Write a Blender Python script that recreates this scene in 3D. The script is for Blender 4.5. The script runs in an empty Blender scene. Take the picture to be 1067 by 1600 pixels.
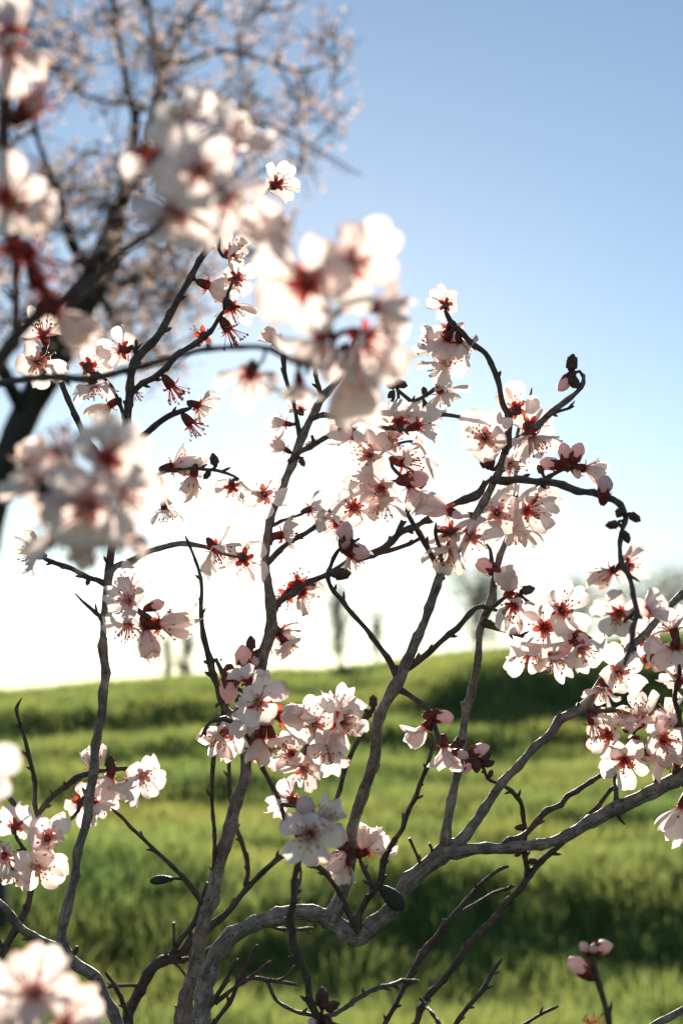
import bpy, bmesh, math, random
import numpy as np
from mathutils import Vector, Matrix, Quaternion, noise as mnoise

random.seed(11); np.random.seed(11)
scene = bpy.context.scene
COL = scene.collection

# ------------------------------------------------------------------ camera, sky, sun, exposure
CAM = Vector((0.0, 0.0, 1.6)); PITCH = math.radians(9.0); F = 2222.2     # F = focal length in pixels of the 1067 x 1600 photograph
cam_d = bpy.data.cameras.new('camera'); cam = bpy.data.objects.new('camera', cam_d); COL.objects.link(cam)
cam.location = CAM; cam.rotation_euler = (math.radians(90) + PITCH, 0, 0)
cam_d.sensor_fit = 'VERTICAL'; cam_d.sensor_height = 36.0; cam_d.lens = 50.0
cam_d.clip_start = 0.02; cam_d.clip_end = 4000
cam_d.dof.use_dof = True; cam_d.dof.focus_distance = 0.89; cam_d.dof.aperture_fstop = 8.0
scene.camera = cam

SUN_EL, SUN_AZ = math.radians(14.5), math.radians(-1.5)
world = bpy.data.worlds.new('World'); scene.world = world; world.use_nodes = True
wn = world.node_tree.nodes; wl = world.node_tree.links
sky = wn.new('ShaderNodeTexSky'); sky.sky_type = 'NISHITA'; sky.sun_disc = False
sky.sun_elevation = SUN_EL; sky.sun_rotation = SUN_AZ
sky.air_density = 1.0; sky.dust_density = 0.088; sky.ozone_density = 1.3; sky.altitude = 200
bg = wn['Background']; bg.inputs[1].default_value = 0.075
wl.new(sky.outputs[0], bg.inputs[0])

sun_d = bpy.data.lights.new('sun', 'SUN'); sun = bpy.data.objects.new('sun', sun_d); COL.objects.link(sun)
sun_d.energy = 5.0; sun_d.angle = math.radians(0.5); sun_d.color = (1.0, 0.89, 0.74)
sdir = Vector((math.sin(SUN_AZ) * math.cos(SUN_EL), math.cos(SUN_AZ) * math.cos(SUN_EL), math.sin(SUN_EL)))
sun.rotation_euler = sdir.to_track_quat('Z', 'Y').to_euler(); sun.location = (0, 20, 15)

scene.view_settings.view_transform = 'Standard'; scene.view_settings.look = 'None'
scene.view_settings.exposure = 0.98; scene.view_settings.gamma = 1.0
scene.render.engine = 'CYCLES'
scene.cycles.use_denoising = True
scene.cycles.max_bounces = 8; scene.cycles.transmission_bounces = 6; scene.cycles.transparent_max_bounces = 6

# ------------------------------------------------------------------ helpers
RV = Vector((1, 0, 0)); FV = Vector((0, math.cos(PITCH), math.sin(PITCH))); UV = Vector((0, -math.sin(PITCH), math.cos(PITCH)))
def P(px, py, d):
    return CAM + RV * ((px - 533.5) / F * d) + UV * ((800 - py) / F * d) + FV * d
def D(ax, ay, az):
    v = RV * ax + UV * ay - FV * az
    return v.normalized()

def tag(o, label=None, cat=None, group=None, kind=None):
    if label: o['label'] = label
    if cat: o['category'] = cat
    if group: o['group'] = group
    if kind: o['kind'] = kind
    return o
def empty(name, loc, parent=None):
    o = bpy.data.objects.new(name, None); COL.objects.link(o); o.empty_display_size = 0.02
    o.location = loc
    if parent: o.parent = parent
    return o
def mesh_from(name, verts, faces, mats, mat_idx=None, uvs=None, smooth=True):
    me = bpy.data.meshes.new(name)
    me.from_pydata([tuple(v) for v in verts], [], faces)
    for m in mats: me.materials.append(m)
    if mat_idx is not None: me.polygons.foreach_set('material_index', mat_idx)
    if smooth: me.polygons.foreach_set('use_smooth', [True] * len(me.polygons))
    if uvs is not None:
        ul = me.uv_layers.new(name='UVMap')
        vi = np.empty(len(me.loops), dtype=np.int32); me.loops.foreach_get('vertex_index', vi)
        ul.data.foreach_set('uv', np.asarray(uvs, dtype=np.float32)[vi].ravel())
    me.update()
    return me
def link(name, me, parent=None, mat=None):
    o = bpy.data.objects.new(name, me); COL.objects.link(o)
    if parent: o.parent = parent
    if mat is not None: o.matrix_basis = mat
    return o

# ------------------------------------------------------------------ materials
def new_mat(name):
    m = bpy.data.materials.new(name); m.use_nodes = True
    nt = m.node_tree
    for n in list(nt.nodes):
        if n.type != 'OUTPUT_MATERIAL': nt.nodes.remove(n)
    return m, nt, nt.nodes, nt.links, nt.nodes['Material Output']
def ramp(N, stops):
    r = N.new('ShaderNodeValToRGB'); e = r.color_ramp.elements
    while len(e) < len(stops): e.new(0.5)
    for el, (p, c) in zip(e, stops): el.position = p; el.color = (*c, 1)
    return r

def bark_mat(name, c1, c2, c3, scale, bump, stem=False):
    m, nt, N, L, out = new_mat(name)
    tc = N.new('ShaderNodeTexCoord')
    n1 = N.new('ShaderNodeTexNoise'); n1.inputs['Scale'].default_value = scale; n1.inputs['Detail'].default_value = 8; n1.inputs['Roughness'].default_value = 0.7
    n2 = N.new('ShaderNodeTexNoise'); n2.inputs['Scale'].default_value = scale * 4.5; n2.inputs['Detail'].default_value = 6
    n3 = N.new('ShaderNodeTexNoise'); n3.inputs['Scale'].default_value = scale * 0.22; n3.inputs['Detail'].default_value = 3
    for n in (n1, n2, n3): L.new(tc.outputs['Object'], n.inputs['Vector'])
    r = ramp(N, [(0.3, c1), (0.5, c2), (0.72, c3)]); L.new(n1.outputs['Fac'], r.inputs[0])
    big = ramp(N, [(0.3, (0.7, 0.66, 0.64)), (0.7, (1.25, 1.2, 1.15))]); L.new(n3.outputs['Fac'], big.inputs[0])
    col = N.new('ShaderNodeMixRGB'); col.blend_type = 'MULTIPLY'; col.inputs[0].default_value = 1; L.new(r.outputs[0], col.inputs[1]); L.new(big.outputs[0], col.inputs[2])
    csock = col.outputs[0]; hsock = n2.outputs['Fac']
    add = N.new('ShaderNodeMath'); add.operation = 'ADD'; L.new(n2.outputs['Fac'], add.inputs[0]); L.new(n1.outputs['Fac'], add.inputs[1]); hsock = add.outputs[0]
    if stem:
        uv = N.new('ShaderNodeUVMap'); uv.uv_map = 'UVMap'
        m1 = N.new('ShaderNodeMapping'); m1.inputs['Scale'].default_value = (3.0, 2.6, 1); L.new(uv.outputs[0], m1.inputs['Vector'])     # lenticels: short cross-wise marks
        vo = N.new('ShaderNodeTexVoronoi'); vo.inputs['Scale'].default_value = 1.0; L.new(m1.outputs[0], vo.inputs['Vector'])
        lr = ramp(N, [(0.0, (1, 1, 1)), (0.1, (1, 1, 1)), (0.17, (0, 0, 0))]); L.new(vo.outputs['Distance'], lr.inputs[0])
        m2 = N.new('ShaderNodeMapping'); m2.inputs['Scale'].default_value = (9.0, 0.55, 1); L.new(uv.outputs[0], m2.inputs['Vector'])    # fissures run along the stem
        fs = N.new('ShaderNodeTexNoise'); fs.inputs['Scale'].default_value = 1.0; fs.inputs['Detail'].default_value = 4; L.new(m2.outputs[0], fs.inputs['Vector'])
        fr = ramp(N, [(0.36, (0.45, 0.42, 0.4)), (0.5, (1, 1, 1))]); L.new(fs.outputs['Fac'], fr.inputs[0])
        q1 = N.new('ShaderNodeMixRGB'); q1.blend_type = 'MULTIPLY'; q1.inputs[0].default_value = 0.9; L.new(csock, q1.inputs[1]); L.new(fr.outputs[0], q1.inputs[2])
        q2 = N.new('ShaderNodeMixRGB'); q2.inputs[2].default_value = (c1[0] * 0.5, c1[1] * 0.45, c1[2] * 0.4, 1); L.new(lr.outputs[0], q2.inputs[0]); L.new(q1.outputs[0], q2.inputs[1])
        csock = q2.outputs[0]
        ad = N.new('ShaderNodeMath'); ad.operation = 'MULTIPLY_ADD'; ad.inputs[1].default_value = 0.9; L.new(fs.outputs['Fac'], ad.inputs[0]); L.new(hsock, ad.inputs[2])
        ae = N.new('ShaderNodeMath'); ae.operation = 'MULTIPLY_ADD'; ae.inputs[1].default_value = 0.5; L.new(lr.outputs[0], ae.inputs[0]); L.new(ad.outputs[0], ae.inputs[2]); hsock = ae.outputs[0]
    p = N.new('ShaderNodeBsdfPrincipled'); p.inputs['Roughness'].default_value = 0.62; p.inputs['Specular IOR Level'].default_value = 0.45
    L.new(csock, p.inputs['Base Color'])
    b = N.new('ShaderNodeBump'); b.inputs['Strength'].default_value = bump; b.inputs['Distance'].default_value = 0.0012
    L.new(hsock, b.inputs['Height']); L.new(b.outputs[0], p.inputs['Normal'])
    L.new(p.outputs[0], out.inputs[0])
    return m
M_BARK = bark_mat('grey_bark', (0.1, 0.085, 0.077), (0.225, 0.192, 0.172), (0.45, 0.395, 0.355), 130, 1.0, True)
M_TWIG = bark_mat('young_bark', (0.05, 0.038, 0.036), (0.095, 0.07, 0.062), (0.18, 0.14, 0.122), 240, 0.8, True)
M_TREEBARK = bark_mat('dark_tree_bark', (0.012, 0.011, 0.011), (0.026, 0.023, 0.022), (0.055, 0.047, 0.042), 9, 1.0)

def thin_mat(name, col_sock_fn, trans, rough=0.5, tint=(1, 1, 1)):
    m, nt, N, L, out = new_mat(name)
    c = col_sock_fn(N, L)
    p = N.new('ShaderNodeBsdfPrincipled'); p.inputs['Roughness'].default_value = rough; p.inputs['Specular IOR Level'].default_value = 0.3
    t = N.new('ShaderNodeBsdfTranslucent')
    tm = N.new('ShaderNodeMixRGB'); tm.blend_type = 'MULTIPLY'; tm.inputs[0].default_value = 1; tm.inputs[2].default_value = (*tint, 1)
    L.new(c, p.inputs['Base Color']); L.new(c, tm.inputs[1]); L.new(tm.outputs[0], t.inputs['Color'])
    mx = N.new('ShaderNodeMixShader'); mx.inputs[0].default_value = trans
    L.new(p.outputs[0], mx.inputs[1]); L.new(t.outputs[0], mx.inputs[2]); L.new(mx.outputs[0], out.inputs[0])
    return m
def petal_col(N, L, stops=None):
    uv = N.new('ShaderNodeUVMap'); uv.uv_map = 'UVMap'
    sx = N.new('ShaderNodeSeparateXYZ'); L.new(uv.outputs[0], sx.inputs[0])
    oi = N.new('ShaderNodeObjectInfo')
    # red claw that fades out at a different height on each petal
    ml = N.new('ShaderNodeMapRange'); ml.inputs['From Max'].default_value = 1; ml.inputs['To Min'].default_value = 0.8; ml.inputs['To Max'].default_value = 1.5
    L.new(oi.outputs['Random'], ml.inputs['Value'])
    vv = N.new('ShaderNodeMath'); vv.operation = 'MULTIPLY'; L.new(sx.outputs[1], vv.inputs[0]); L.new(ml.outputs[0], vv.inputs[1])
    r = ramp(N, stops or [(0.0, (0.62, 0.06, 0.06)), (0.07, (0.76, 0.28, 0.27)), (0.17, (0.87, 0.75, 0.73)), (0.34, (0.91, 0.87, 0.855)), (1.0, (0.92, 0.9, 0.89))])
    L.new(vv.outputs[0], r.inputs[0])
    mp = N.new('ShaderNodeMapping'); mp.inputs['Scale'].default_value = (16, 2.0, 1); L.new(uv.outputs[0], mp.inputs['Vector'])
    ns = N.new('ShaderNodeTexNoise'); ns.inputs['Scale'].default_value = 1.0; ns.inputs['Detail'].default_value = 3; L.new(mp.outputs[0], ns.inputs['Vector'])
    vr = ramp(N, [(0.35, (1, 1, 1)), (0.72, (0.955, 0.87, 0.885))]); L.new(ns.outputs['Fac'], vr.inputs[0])
    m1 = N.new('ShaderNodeMixRGB'); m1.blend_type = 'MULTIPLY'; m1.inputs[0].default_value = 1.0; L.new(r.outputs[0], m1.inputs[1]); L.new(vr.outputs[0], m1.inputs[2])
    # some petals are blushed pink
    pk = ramp(N, [(0.0, (1, 1, 1)), (0.55, (1, 0.96, 0.96)), (1.0, (0.995, 0.92, 0.925))]); L.new(oi.outputs['Random'], pk.inputs[0])
    m2 = N.new('ShaderNodeMixRGB'); m2.blend_type = 'MULTIPLY'; m2.inputs[0].default_value = 1; L.new(m1.outputs[0], m2.inputs[1]); L.new(pk.outputs[0], m2.inputs[2])
    # a few petals have browned, thinning rims
    tn = N.new('ShaderNodeTexNoise'); tn.inputs['Scale'].default_value = 5; L.new(uv.outputs[0], tn.inputs['Vector'])
    ta = N.new('ShaderNodeMath'); ta.operation = 'MULTIPLY_ADD'; ta.inputs[1].default_value = 0.35; L.new(tn.outputs['Fac'], ta.inputs[0]); L.new(sx.outputs[1], ta.inputs[2])
    tb = N.new('ShaderNodeMath'); tb.operation = 'MULTIPLY_ADD'; tb.inputs[1].default_value = 0.16; L.new(oi.outputs['Random'], tb.inputs[0]); L.new(ta.outputs[0], tb.inputs[2])
    tr = ramp(N, [(0.0, (1, 1, 1)), (0.93, (1, 1, 1)), (1.0, (0.86, 0.68, 0.55))]); tc2 = N.new('ShaderNodeMath'); tc2.operation = 'MULTIPLY'; tc2.inputs[1].default_value = 0.78
    L.new(tb.outputs[0], tc2.inputs[0]); L.new(tc2.outputs[0], tr.inputs[0])
    m3 = N.new('ShaderNodeMixRGB'); m3.blend_type = 'MULTIPLY'; m3.inputs[0].default_value = 1; L.new(m2.outputs[0], m3.inputs[1]); L.new(tr.outputs[0], m3.inputs[2])
    return m3.outputs[0]
M_PETAL = thin_mat('blossom_petal', petal_col, 0.62, 0.5, (1.0, 0.955, 0.9))
M_PETAL_PALE = thin_mat('fresh_petal', lambda N, L: petal_col(N, L, [(0.0, (0.78, 0.3, 0.34)), (0.08, (0.84, 0.6, 0.62)), (0.2, (0.9, 0.83, 0.82)), (0.4, (0.92, 0.885, 0.88)), (1.0, (0.93, 0.915, 0.905))]), 0.62, 0.5, (1.0, 0.96, 0.91))
def const_col(c, var=0.25, scale=400):
    def fn(N, L):
        tc = N.new('ShaderNodeTexCoord'); ns = N.new('ShaderNodeTexNoise'); ns.inputs['Scale'].default_value = scale; L.new(tc.outputs['Object'], ns.inputs['Vector'])
        r = ramp(N, [(0.3, tuple(x * (1 - var) for x in c)), (0.7, tuple(min(1, x * (1 + var)) for x in c))]); L.new(ns.outputs['Fac'], r.inputs[0])
        return r.outputs[0]
    return fn
M_SEPAL = thin_mat('red_sepal', const_col((0.58, 0.075, 0.045), 0.45), 0.6, 0.5)
M_CALYX = thin_mat('dark_calyx', const_col((0.2, 0.04, 0.032), 0.4), 0.25, 0.55)
M_FILAMENT = thin_mat('stamen_filament', const_col((0.85, 0.62, 0.6), 0.1), 0.5)
M_ANTHER = thin_mat('anther', const_col((0.42, 0.17, 0.03), 0.4), 0.2)
M_FILRED = thin_mat('red_filament', const_col((0.75, 0.2, 0.2), 0.2), 0.5)
M_ANTHY = thin_mat('yellow_anther', const_col((0.62, 0.36, 0.07), 0.35), 0.25)
M_HUB = thin_mat('flower_cup', const_col((0.62, 0.08, 0.04), 0.3), 0.5)
M_BUDPETAL = thin_mat('bud_petal', const_col((0.86, 0.62, 0.62), 0.12, 250), 0.4)
M_BUDSCALE = thin_mat('bud_scale', const_col((0.1, 0.055, 0.04), 0.5, 900), 0.05, 0.8)
M_HULL = bark_mat('dry_hull', (0.018, 0.022, 0.018), (0.035, 0.036, 0.03), (0.075, 0.07, 0.058), 320, 1.0)
def grass_col(N, L):
    tc = N.new('ShaderNodeTexCoord')
    a = N.new('ShaderNodeTexNoise'); a.inputs['Scale'].default_value = 0.45; a.inputs['Detail'].default_value = 4
    b = N.new('ShaderNodeTexNoise'); b.inputs['Scale'].default_value = 14; b.inputs['Detail'].default_value = 2
    L.new(tc.outputs['Object'], a.inputs['Vector']); L.new(tc.outputs['Object'], b.inputs['Vector'])
    ra = ramp(N, [(0.3, (0.05, 0.105, 0.045)), (0.7, (0.105, 0.14, 0.055))]); L.new(a.outputs['Fac'], ra.inputs[0])
    rb = ramp(N, [(0.25, (0.5, 0.65, 0.6)), (0.75, (1.45, 1.3, 1.1))]); L.new(b.outputs['Fac'], rb.inputs[0])
    mx = N.new('ShaderNodeMixRGB'); mx.blend_type = 'MULTIPLY'; mx.inputs[0].default_value = 1; L.new(ra.outputs[0], mx.inputs[1]); L.new(rb.outputs[0], mx.inputs[2])
    return mx.outputs[0]
M_GRASS = thin_mat('grass_blade', grass_col, 0.62, 0.45, (3.6, 2.8, 2.15))
m, nt, N, L, out = new_mat('meadow_soil'); M_SOIL = m
pp = N.new('ShaderNodeBsdfPrincipled'); pp.inputs['Roughness'].default_value = 0.95; pp.inputs['Specular IOR Level'].default_value = 0.1
tc = N.new('ShaderNodeTexCoord'); ns = N.new('ShaderNodeTexNoise'); ns.inputs['Scale'].default_value = 1.5; ns.inputs['Detail'].default_value = 8; L.new(tc.outputs['Object'], ns.inputs['Vector'])
rr = ramp(N, [(0.3, (0.03, 0.045, 0.018)), (0.7, (0.06, 0.085, 0.028))]); L.new(ns.outputs['Fac'], rr.inputs[0]); L.new(rr.outputs[0], pp.inputs['Base Color']); L.new(pp.outputs[0], out.inputs[0])
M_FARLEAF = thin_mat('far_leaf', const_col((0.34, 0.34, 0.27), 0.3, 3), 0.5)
M_TAN = thin_mat('tan_petal', const_col((0.78, 0.6, 0.52), 0.2, 6), 0.5)  # tan colour takes in the backlit look as well as brown bud scales

# ------------------------------------------------------------------ hillside
RIDGE = 50.0
def vnoise(x, y, s): return mnoise.noise(Vector((x * s, y * s, s * 7.3)))
def ridge_h(x):
    xs = max(-16.0, min(16.0, x))
    h = 3.72 + 0.11 * xs
    return h + 0.08 * mnoise.noise(Vector((x * 0.22, 3.1, 0))) + 0.28 * math.exp(-((x + 10.3) / 0.9) ** 2)
def ground_z(x, y):
    t = (y - 7.0) / (RIDGE - 7.0)
    if t <= 0: s = 0.10 * t if t > -1 else -0.10
    elif t <= 1: s = t * (1.22 - 0.22 * t)
    else:
        u = min(t - 1, 3.0); s = 1 + 0.6 * u - 1.9 * u * u if u < 0.6 else 0.676 - 1.0 * (u - 0.6)
    rh = ridge_h(x); w1 = mnoise.noise(Vector((x * 0.35, 1.7, 2.0))); w2 = mnoise.noise(Vector((x * 0.8, 6.1, 7.0)))
    u = x / max(y, 1.0)                                                           # banks across the slope, shaped to throw the shadow bands
    tot = 0.0; z = 0.0
    for h, yc, w, lo, hi, wav in ((0.44, 9.0, 1.9, -9, 9, 0.9), (0.14, 13.2, 1.0, 0.03, 9, 1.2), (0.30, 17.0, 1.7, -9, 0.03, 1.2), (0.28, 21.0, 2.2, -9, 9, 2.2), (1.35, 25.5, 5.4, 0.05, 9, 2.2), (0.5, 26.5, 3.0, -9, -0.02, 3.0), (0.3, 31.0, 2.6, -9, 0.05, 3.0), (0.42, 38.0, 3.8, -9, 9, 3.0)):
        env = 0.25 * (1 + math.tanh((u - lo) / 0.04)) * (1 + math.tanh((hi - u) / 0.04)); hh = h * env * max(0.2, 0.95 + 0.75 * mnoise.noise(Vector((x * 0.16 + yc * 3.1, yc * 1.7, 2.2))) + 0.2 * w2)
        k = max(0.0, min(1.0, (y - yc - wav * w1 - 0.3 * wav * w2 - min(1.0, yc / 25.0) * 0.45 * x) / (w * 1.15) + 0.5)); tot += hh; z += hh * k * k * (3 - 2 * k)
    z += max(0.35, rh - tot) * s if y > 7 else rh * s
    k = max(0.0, min(1.0, (y - 5.0) / 4.0)) * max(0.0, min(1.0, (RIDGE - y) / 9.0)) if y < RIDGE else 0.0
    if k > 0:
        n2 = mnoise.noise(Vector((x * 0.25 - 2.0, y * 0.62 + 3.4, 4.5))); n3 = mnoise.noise(Vector((x * 0.55, y * 1.3, 9.5)))
        z += k * (0.08 * n2 + 0.06 * n3 + 0.035 * mnoise.noise(Vector((x * 1.3, y * 2.6, 1.5))))
    return z
def axis_vals(lo, hi, fine_lo, fine_hi, step, grow):
    v = [fine_lo]
    while v[-1] < fine_hi: v.append(v[-1] + step)
    s = step
    while v[-1] < hi: s *= grow; v.append(v[-1] + s)
    s = step; w = [fine_lo]
    while w[-1] > lo: s *= grow; w.append(w[-1] - s)
    return sorted(set(w[1:] + v))
xs = axis_vals(-1500, 1500, -18, 18, 0.3, 1.3); ys = axis_vals(-600, 2500, 2, 58, 0.25, 1.3)
gv = [(x, y, ground_z(x, y)) for y in ys for x in xs]
nx = len(xs)
gf = [(j * nx + i, j * nx + i + 1, (j + 1) * nx + i + 1, (j + 1) * nx + i) for j in range(len(ys) - 1) for i in range(nx - 1)]
tag(link('hillside', mesh_from('hillside', gv, gf, [M_SOIL])), kind='structure')

# ------------------------------------------------------------------ grass: one sheet of blades, denser near by
def build_grass(n):
    rng = np.random.default_rng(5)
    dd = np.exp(rng.uniform(math.log(4.5), math.log(53.0), n)); an = rng.uniform(-0.42, 0.42, n)
    m = n // 5; an[:m] = rng.uniform(0.42, 1.1, m) * rng.choice((-1, 1), m)                     # thinner to the sides
    q = n // 14; dd[-q:] = rng.uniform(0.7, 4.6, q); an[-q:] = rng.uniform(-1.4, 1.4, q)        # and underfoot
    x = dd * np.sin(an); y = dd * np.cos(an)
    XS, YS = np.array(xs), np.array(ys); ZG = np.array([v[2] for v in gv]).reshape(len(ys), len(xs))
    ix = np.clip(np.searchsorted(XS, x) - 1, 0, len(XS) - 2); iy = np.clip(np.searchsorted(YS, y) - 1, 0, len(YS) - 2)
    fx = (x - XS[ix]) / (XS[ix + 1] - XS[ix]); fy = (y - YS[iy]) / (YS[iy + 1] - YS[iy])
    zg = (ZG[iy, ix] * (1 - fx) + ZG[iy, ix + 1] * fx) * (1 - fy) + (ZG[iy + 1, ix] * (1 - fx) + ZG[iy + 1, ix + 1] * fx) * fy
    cl = np.array([mnoise.noise(Vector((a * 1.1, b * 1.1, 0))) + 0.6 * mnoise.noise(Vector((a * 3.7, b * 3.7, 5))) for a, b in zip(x, y)])
    h = (0.15 + 0.19 * rng.random(n)) * (1.0 + 0.38 * cl)
    w = 0.0038 * (1 + dd / 9.0) * rng.uniform(0.7, 1.3, n)
    yaw = rng.uniform(0, 2 * math.pi, n); la = rng.uniform(0, 2 * math.pi, n); lean = h * rng.uniform(0.05, 0.55, n)
    sx, sy = np.cos(yaw) * w, np.sin(yaw) * w
    lx, ly = np.cos(la) * lean, np.sin(la) * lean
    V = np.empty((n, 5, 3), dtype=np.float32)
    V[:, 0] = np.stack([x - sx, y - sy, zg - 0.01], 1); V[:, 1] = np.stack([x + sx, y + sy, zg - 0.01], 1)
    mx_, my_, mz_ = x + lx * 0.35, y + ly * 0.35, zg + h * 0.6
    V[:, 2] = np.stack([mx_ + sx * 0.8, my_ + sy * 0.8, mz_], 1); V[:, 3] = np.stack([mx_ - sx * 0.8, my_ - sy * 0.8, mz_], 1)
    V[:, 4] = np.stack([x + lx, y + ly, zg + h], 1)
    me = bpy.data.meshes.new('grass')
    me.vertices.add(n * 5); me.vertices.foreach_set('co', V.ravel())
    base = (np.arange(n) * 5)[:, None]
    loops = np.concatenate([base + np.array([[0, 1, 2, 3]]), base + np.array([[3, 2, 4]])], 1).astype(np.int32).ravel()
    me.loops.add(len(loops)); me.loops.foreach_set('vertex_index', loops)
    starts = np.stack([np.arange(n) * 7, np.arange(n) * 7 + 4], 1).astype(np.int32).ravel()
    me.polygons.add(n * 2); me.polygons.foreach_set('loop_start', starts)
    me.materials.append(M_GRASS); me.update(calc_edges=True); me.validate()
    return me
tag(link('grass', build_grass(450000)), 'backlit green meadow grass covering the slope', 'grass', kind='stuff')

# ------------------------------------------------------------------ tubes
def catmull(pts, step):
    """pts: list of (Vector, radius); returns resampled list"""
    if len(pts) == 2: pts = [pts[0], (pts[0][0].lerp(pts[1][0], .5), (pts[0][1] + pts[1][1]) / 2), pts[1]]
    q = [(pts[0][0] * 2 - pts[1][0], pts[0][1])] + list(pts) + [(pts[-1][0] * 2 - pts[-2][0], pts[-1][1])]
    out = []
    for i in range(1, len(q) - 2):
        p0, p1, p2, p3 = q[i - 1][0], q[i][0], q[i + 1][0], q[i + 2][0]; r1, r2 = q[i][1], q[i + 1][1]
        n = max(1, int((p2 - p1).length / step))
        for k in range(n):
            t = k / n; t2 = t * t; t3 = t2 * t
            out.append(((p1 * 2 + (p2 - p0) * t + (p0 * 2 - p1 * 5 + p2 * 4 - p3) * t2 + (p1 * 3 - p0 - p2 * 3 + p3) * t3) * 0.5, r1 + (r2 - r1) * t))
    out.append(pts[-1]); return out
def add_tube(V, Fc, path, sides, rough=0.0, cap=True):
    n = len(path); b0 = len(V); ref = None
    for i, (p, r) in enumerate(path):
        t = (path[min(i + 1, n - 1)][0] - path[max(i - 1, 0)][0])
        t = t.normalized() if t.length > 1e-9 else Vector((0, 0, 1))
        if ref is None:
            ref = t.orthogonal().normalized()
        else:
            ref = (ref - t * ref.dot(t)); ref = ref.normalized() if ref.length > 1e-6 else t.orthogonal().normalized()
        bi = t.cross(ref)
        for k in range(sides):
            a = 2 * math.pi * k / sides
            rr = r * (1 + rough * (random.random() - 0.5) * 2)
            V.append(p + ref * (math.cos(a) * rr) + bi * (math.sin(a) * rr))
    for i in range(n - 1):
        for k in range(sides):
            a = b0 + i * sides + k; b = b0 + i * sides + (k + 1) % sides
            Fc.append((a, b, b + sides, a + sides))
    if cap:
        Fc.append(tuple(b0 + (n - 1) * sides + k for k in range(sides)))
        Fc.append(tuple(b0 + k for k in reversed(range(sides))))

# ------------------------------------------------------------------ blossom pieces (shared meshes)
def make_petal(seed, cup, curl, ruf, L=0.0185, W=0.0165, nl=6, nw=6):
    rnd = random.Random(seed); V = []; uv = []; Fc = []
    ph = rnd.uniform(0, 6); tw = rnd.uniform(-0.12, 0.12); notch = rnd.uniform(0.04, 0.13); asym = rnd.uniform(-0.08, 0.08)
    for j in range(nl + 1):
        t = j / nl
        if t < 0.6:
            u = t / 0.6; hw = 0.24 + 0.76 * (u * u * (3 - 2 * u)) ** 0.8
        else:
            hw = math.sqrt(max(0.0, 1 - ((t - 0.6) / 0.56) ** 2))
        for i in range(nw + 1):
            s = -1 + 2 * i / nw
            x = s * hw * W / 2 + asym * W * t * t
            y = L * (t - 0.09 * t ** 3 * s * s - notch * t ** 5 * math.exp(-(s / 0.32) ** 2))
            z = L * (curl * t * t + cup * hw * s * s * (0.3 + t) * 0.55 + ruf * t * t * math.sin(s * 4.2 + ph) + 0.4 * ruf * t * math.sin(t * 9 + ph)) + tw * x * t
            V.append(Vector((x, y, z))); uv.append((i / nw, t))
    for j in range(nl):
        for i in range(nw):
            a = j * (nw + 1) + i; Fc.append((a, a + 1, a + nw + 2, a + nw + 1))
    return mesh_from('petal', V, Fc, [M_PETAL], uvs=uv)
PET_OPEN = [make_petal(i, 0.34 + 0.06 * (i % 3), [0.16, 0.02, 0.24, -0.1, 0.12, 0.2, 0.06][i], [0.045, 0.075, 0.06, 0.09, 0.065, 0.04, 0.08][i]) for i in range(7)] + [make_petal(10 + i, 0.5, [0.3, -0.22, 0.1, 0.38][i], [0.12, 0.11, 0.14, 0.1][i]) for i in range(4)]
PET_CUP = [make_petal(20 + i, 0.62, [0.5, 0.42, 0.55][i], 0.03, L=0.0175, W=0.0175) for i in range(3)]

PALE = {}
for me in PET_OPEN + PET_CUP:
    c = me.copy(); c.materials[0] = M_PETAL_PALE; PALE[me.name] = c
def make_stamens(seed, n, red=False):
    rnd = random.Random(seed); V = []; Fc = []; mi = []
    for k in range(n):
        a = rnd.uniform(0, 2 * math.pi); c = math.radians(rnd.uniform(6, 46)); ln = rnd.uniform(0.0075, 0.0125)
        d = Vector((math.sin(c) * math.cos(a), math.sin(c) * math.sin(a), math.cos(c)))
        b = Vector((math.cos(a) * 0.0017, math.sin(a) * 0.0017, 0)); e = b + d * ln + Vector((0, 0, rnd.uniform(0, .001)))
        n0 = len(Fc); add_tube(V, Fc, [(b, 0.00032), (e, 0.00022)], 3, cap=False); mi += [0] * (len(Fc) - n0)
        n0 = len(Fc); o = len(V); r = rnd.uniform(0.0007, 0.0010)
        for q in ((1, 0, 0), (-1, 0, 0), (0, 1, 0), (0, -1, 0), (0, 0, 1.3), (0, 0, -1.3)): V.append(e + Vector(q) * r)
        for f in ((0, 2, 4), (2, 1, 4), (1, 3, 4), (3, 0, 4), (2, 0, 5), (1, 2, 5), (3, 1, 5), (0, 3, 5)): Fc.append(tuple(o + q for q in f))
        mi += [1] * (len(Fc) - n0)
    n0 = len(Fc); add_tube(V, Fc, [(Vector((0, 0, -0.002)), 0.0005), (Vector((0.0004, 0, 0.012)), 0.0004)], 4); mi += [0] * (len(Fc) - n0)
    return mesh_from('stamens', V, Fc, [M_FILRED, M_ANTHER] if red else [M_FILAMENT, M_ANTHY], mi)
STAMENS = [make_stamens(40 + i, [22, 26, 19][i]) for i in range(3)]; STAMENS_RED = [make_stamens(45 + i, [24, 20][i], True) for i in range(2)]
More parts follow.
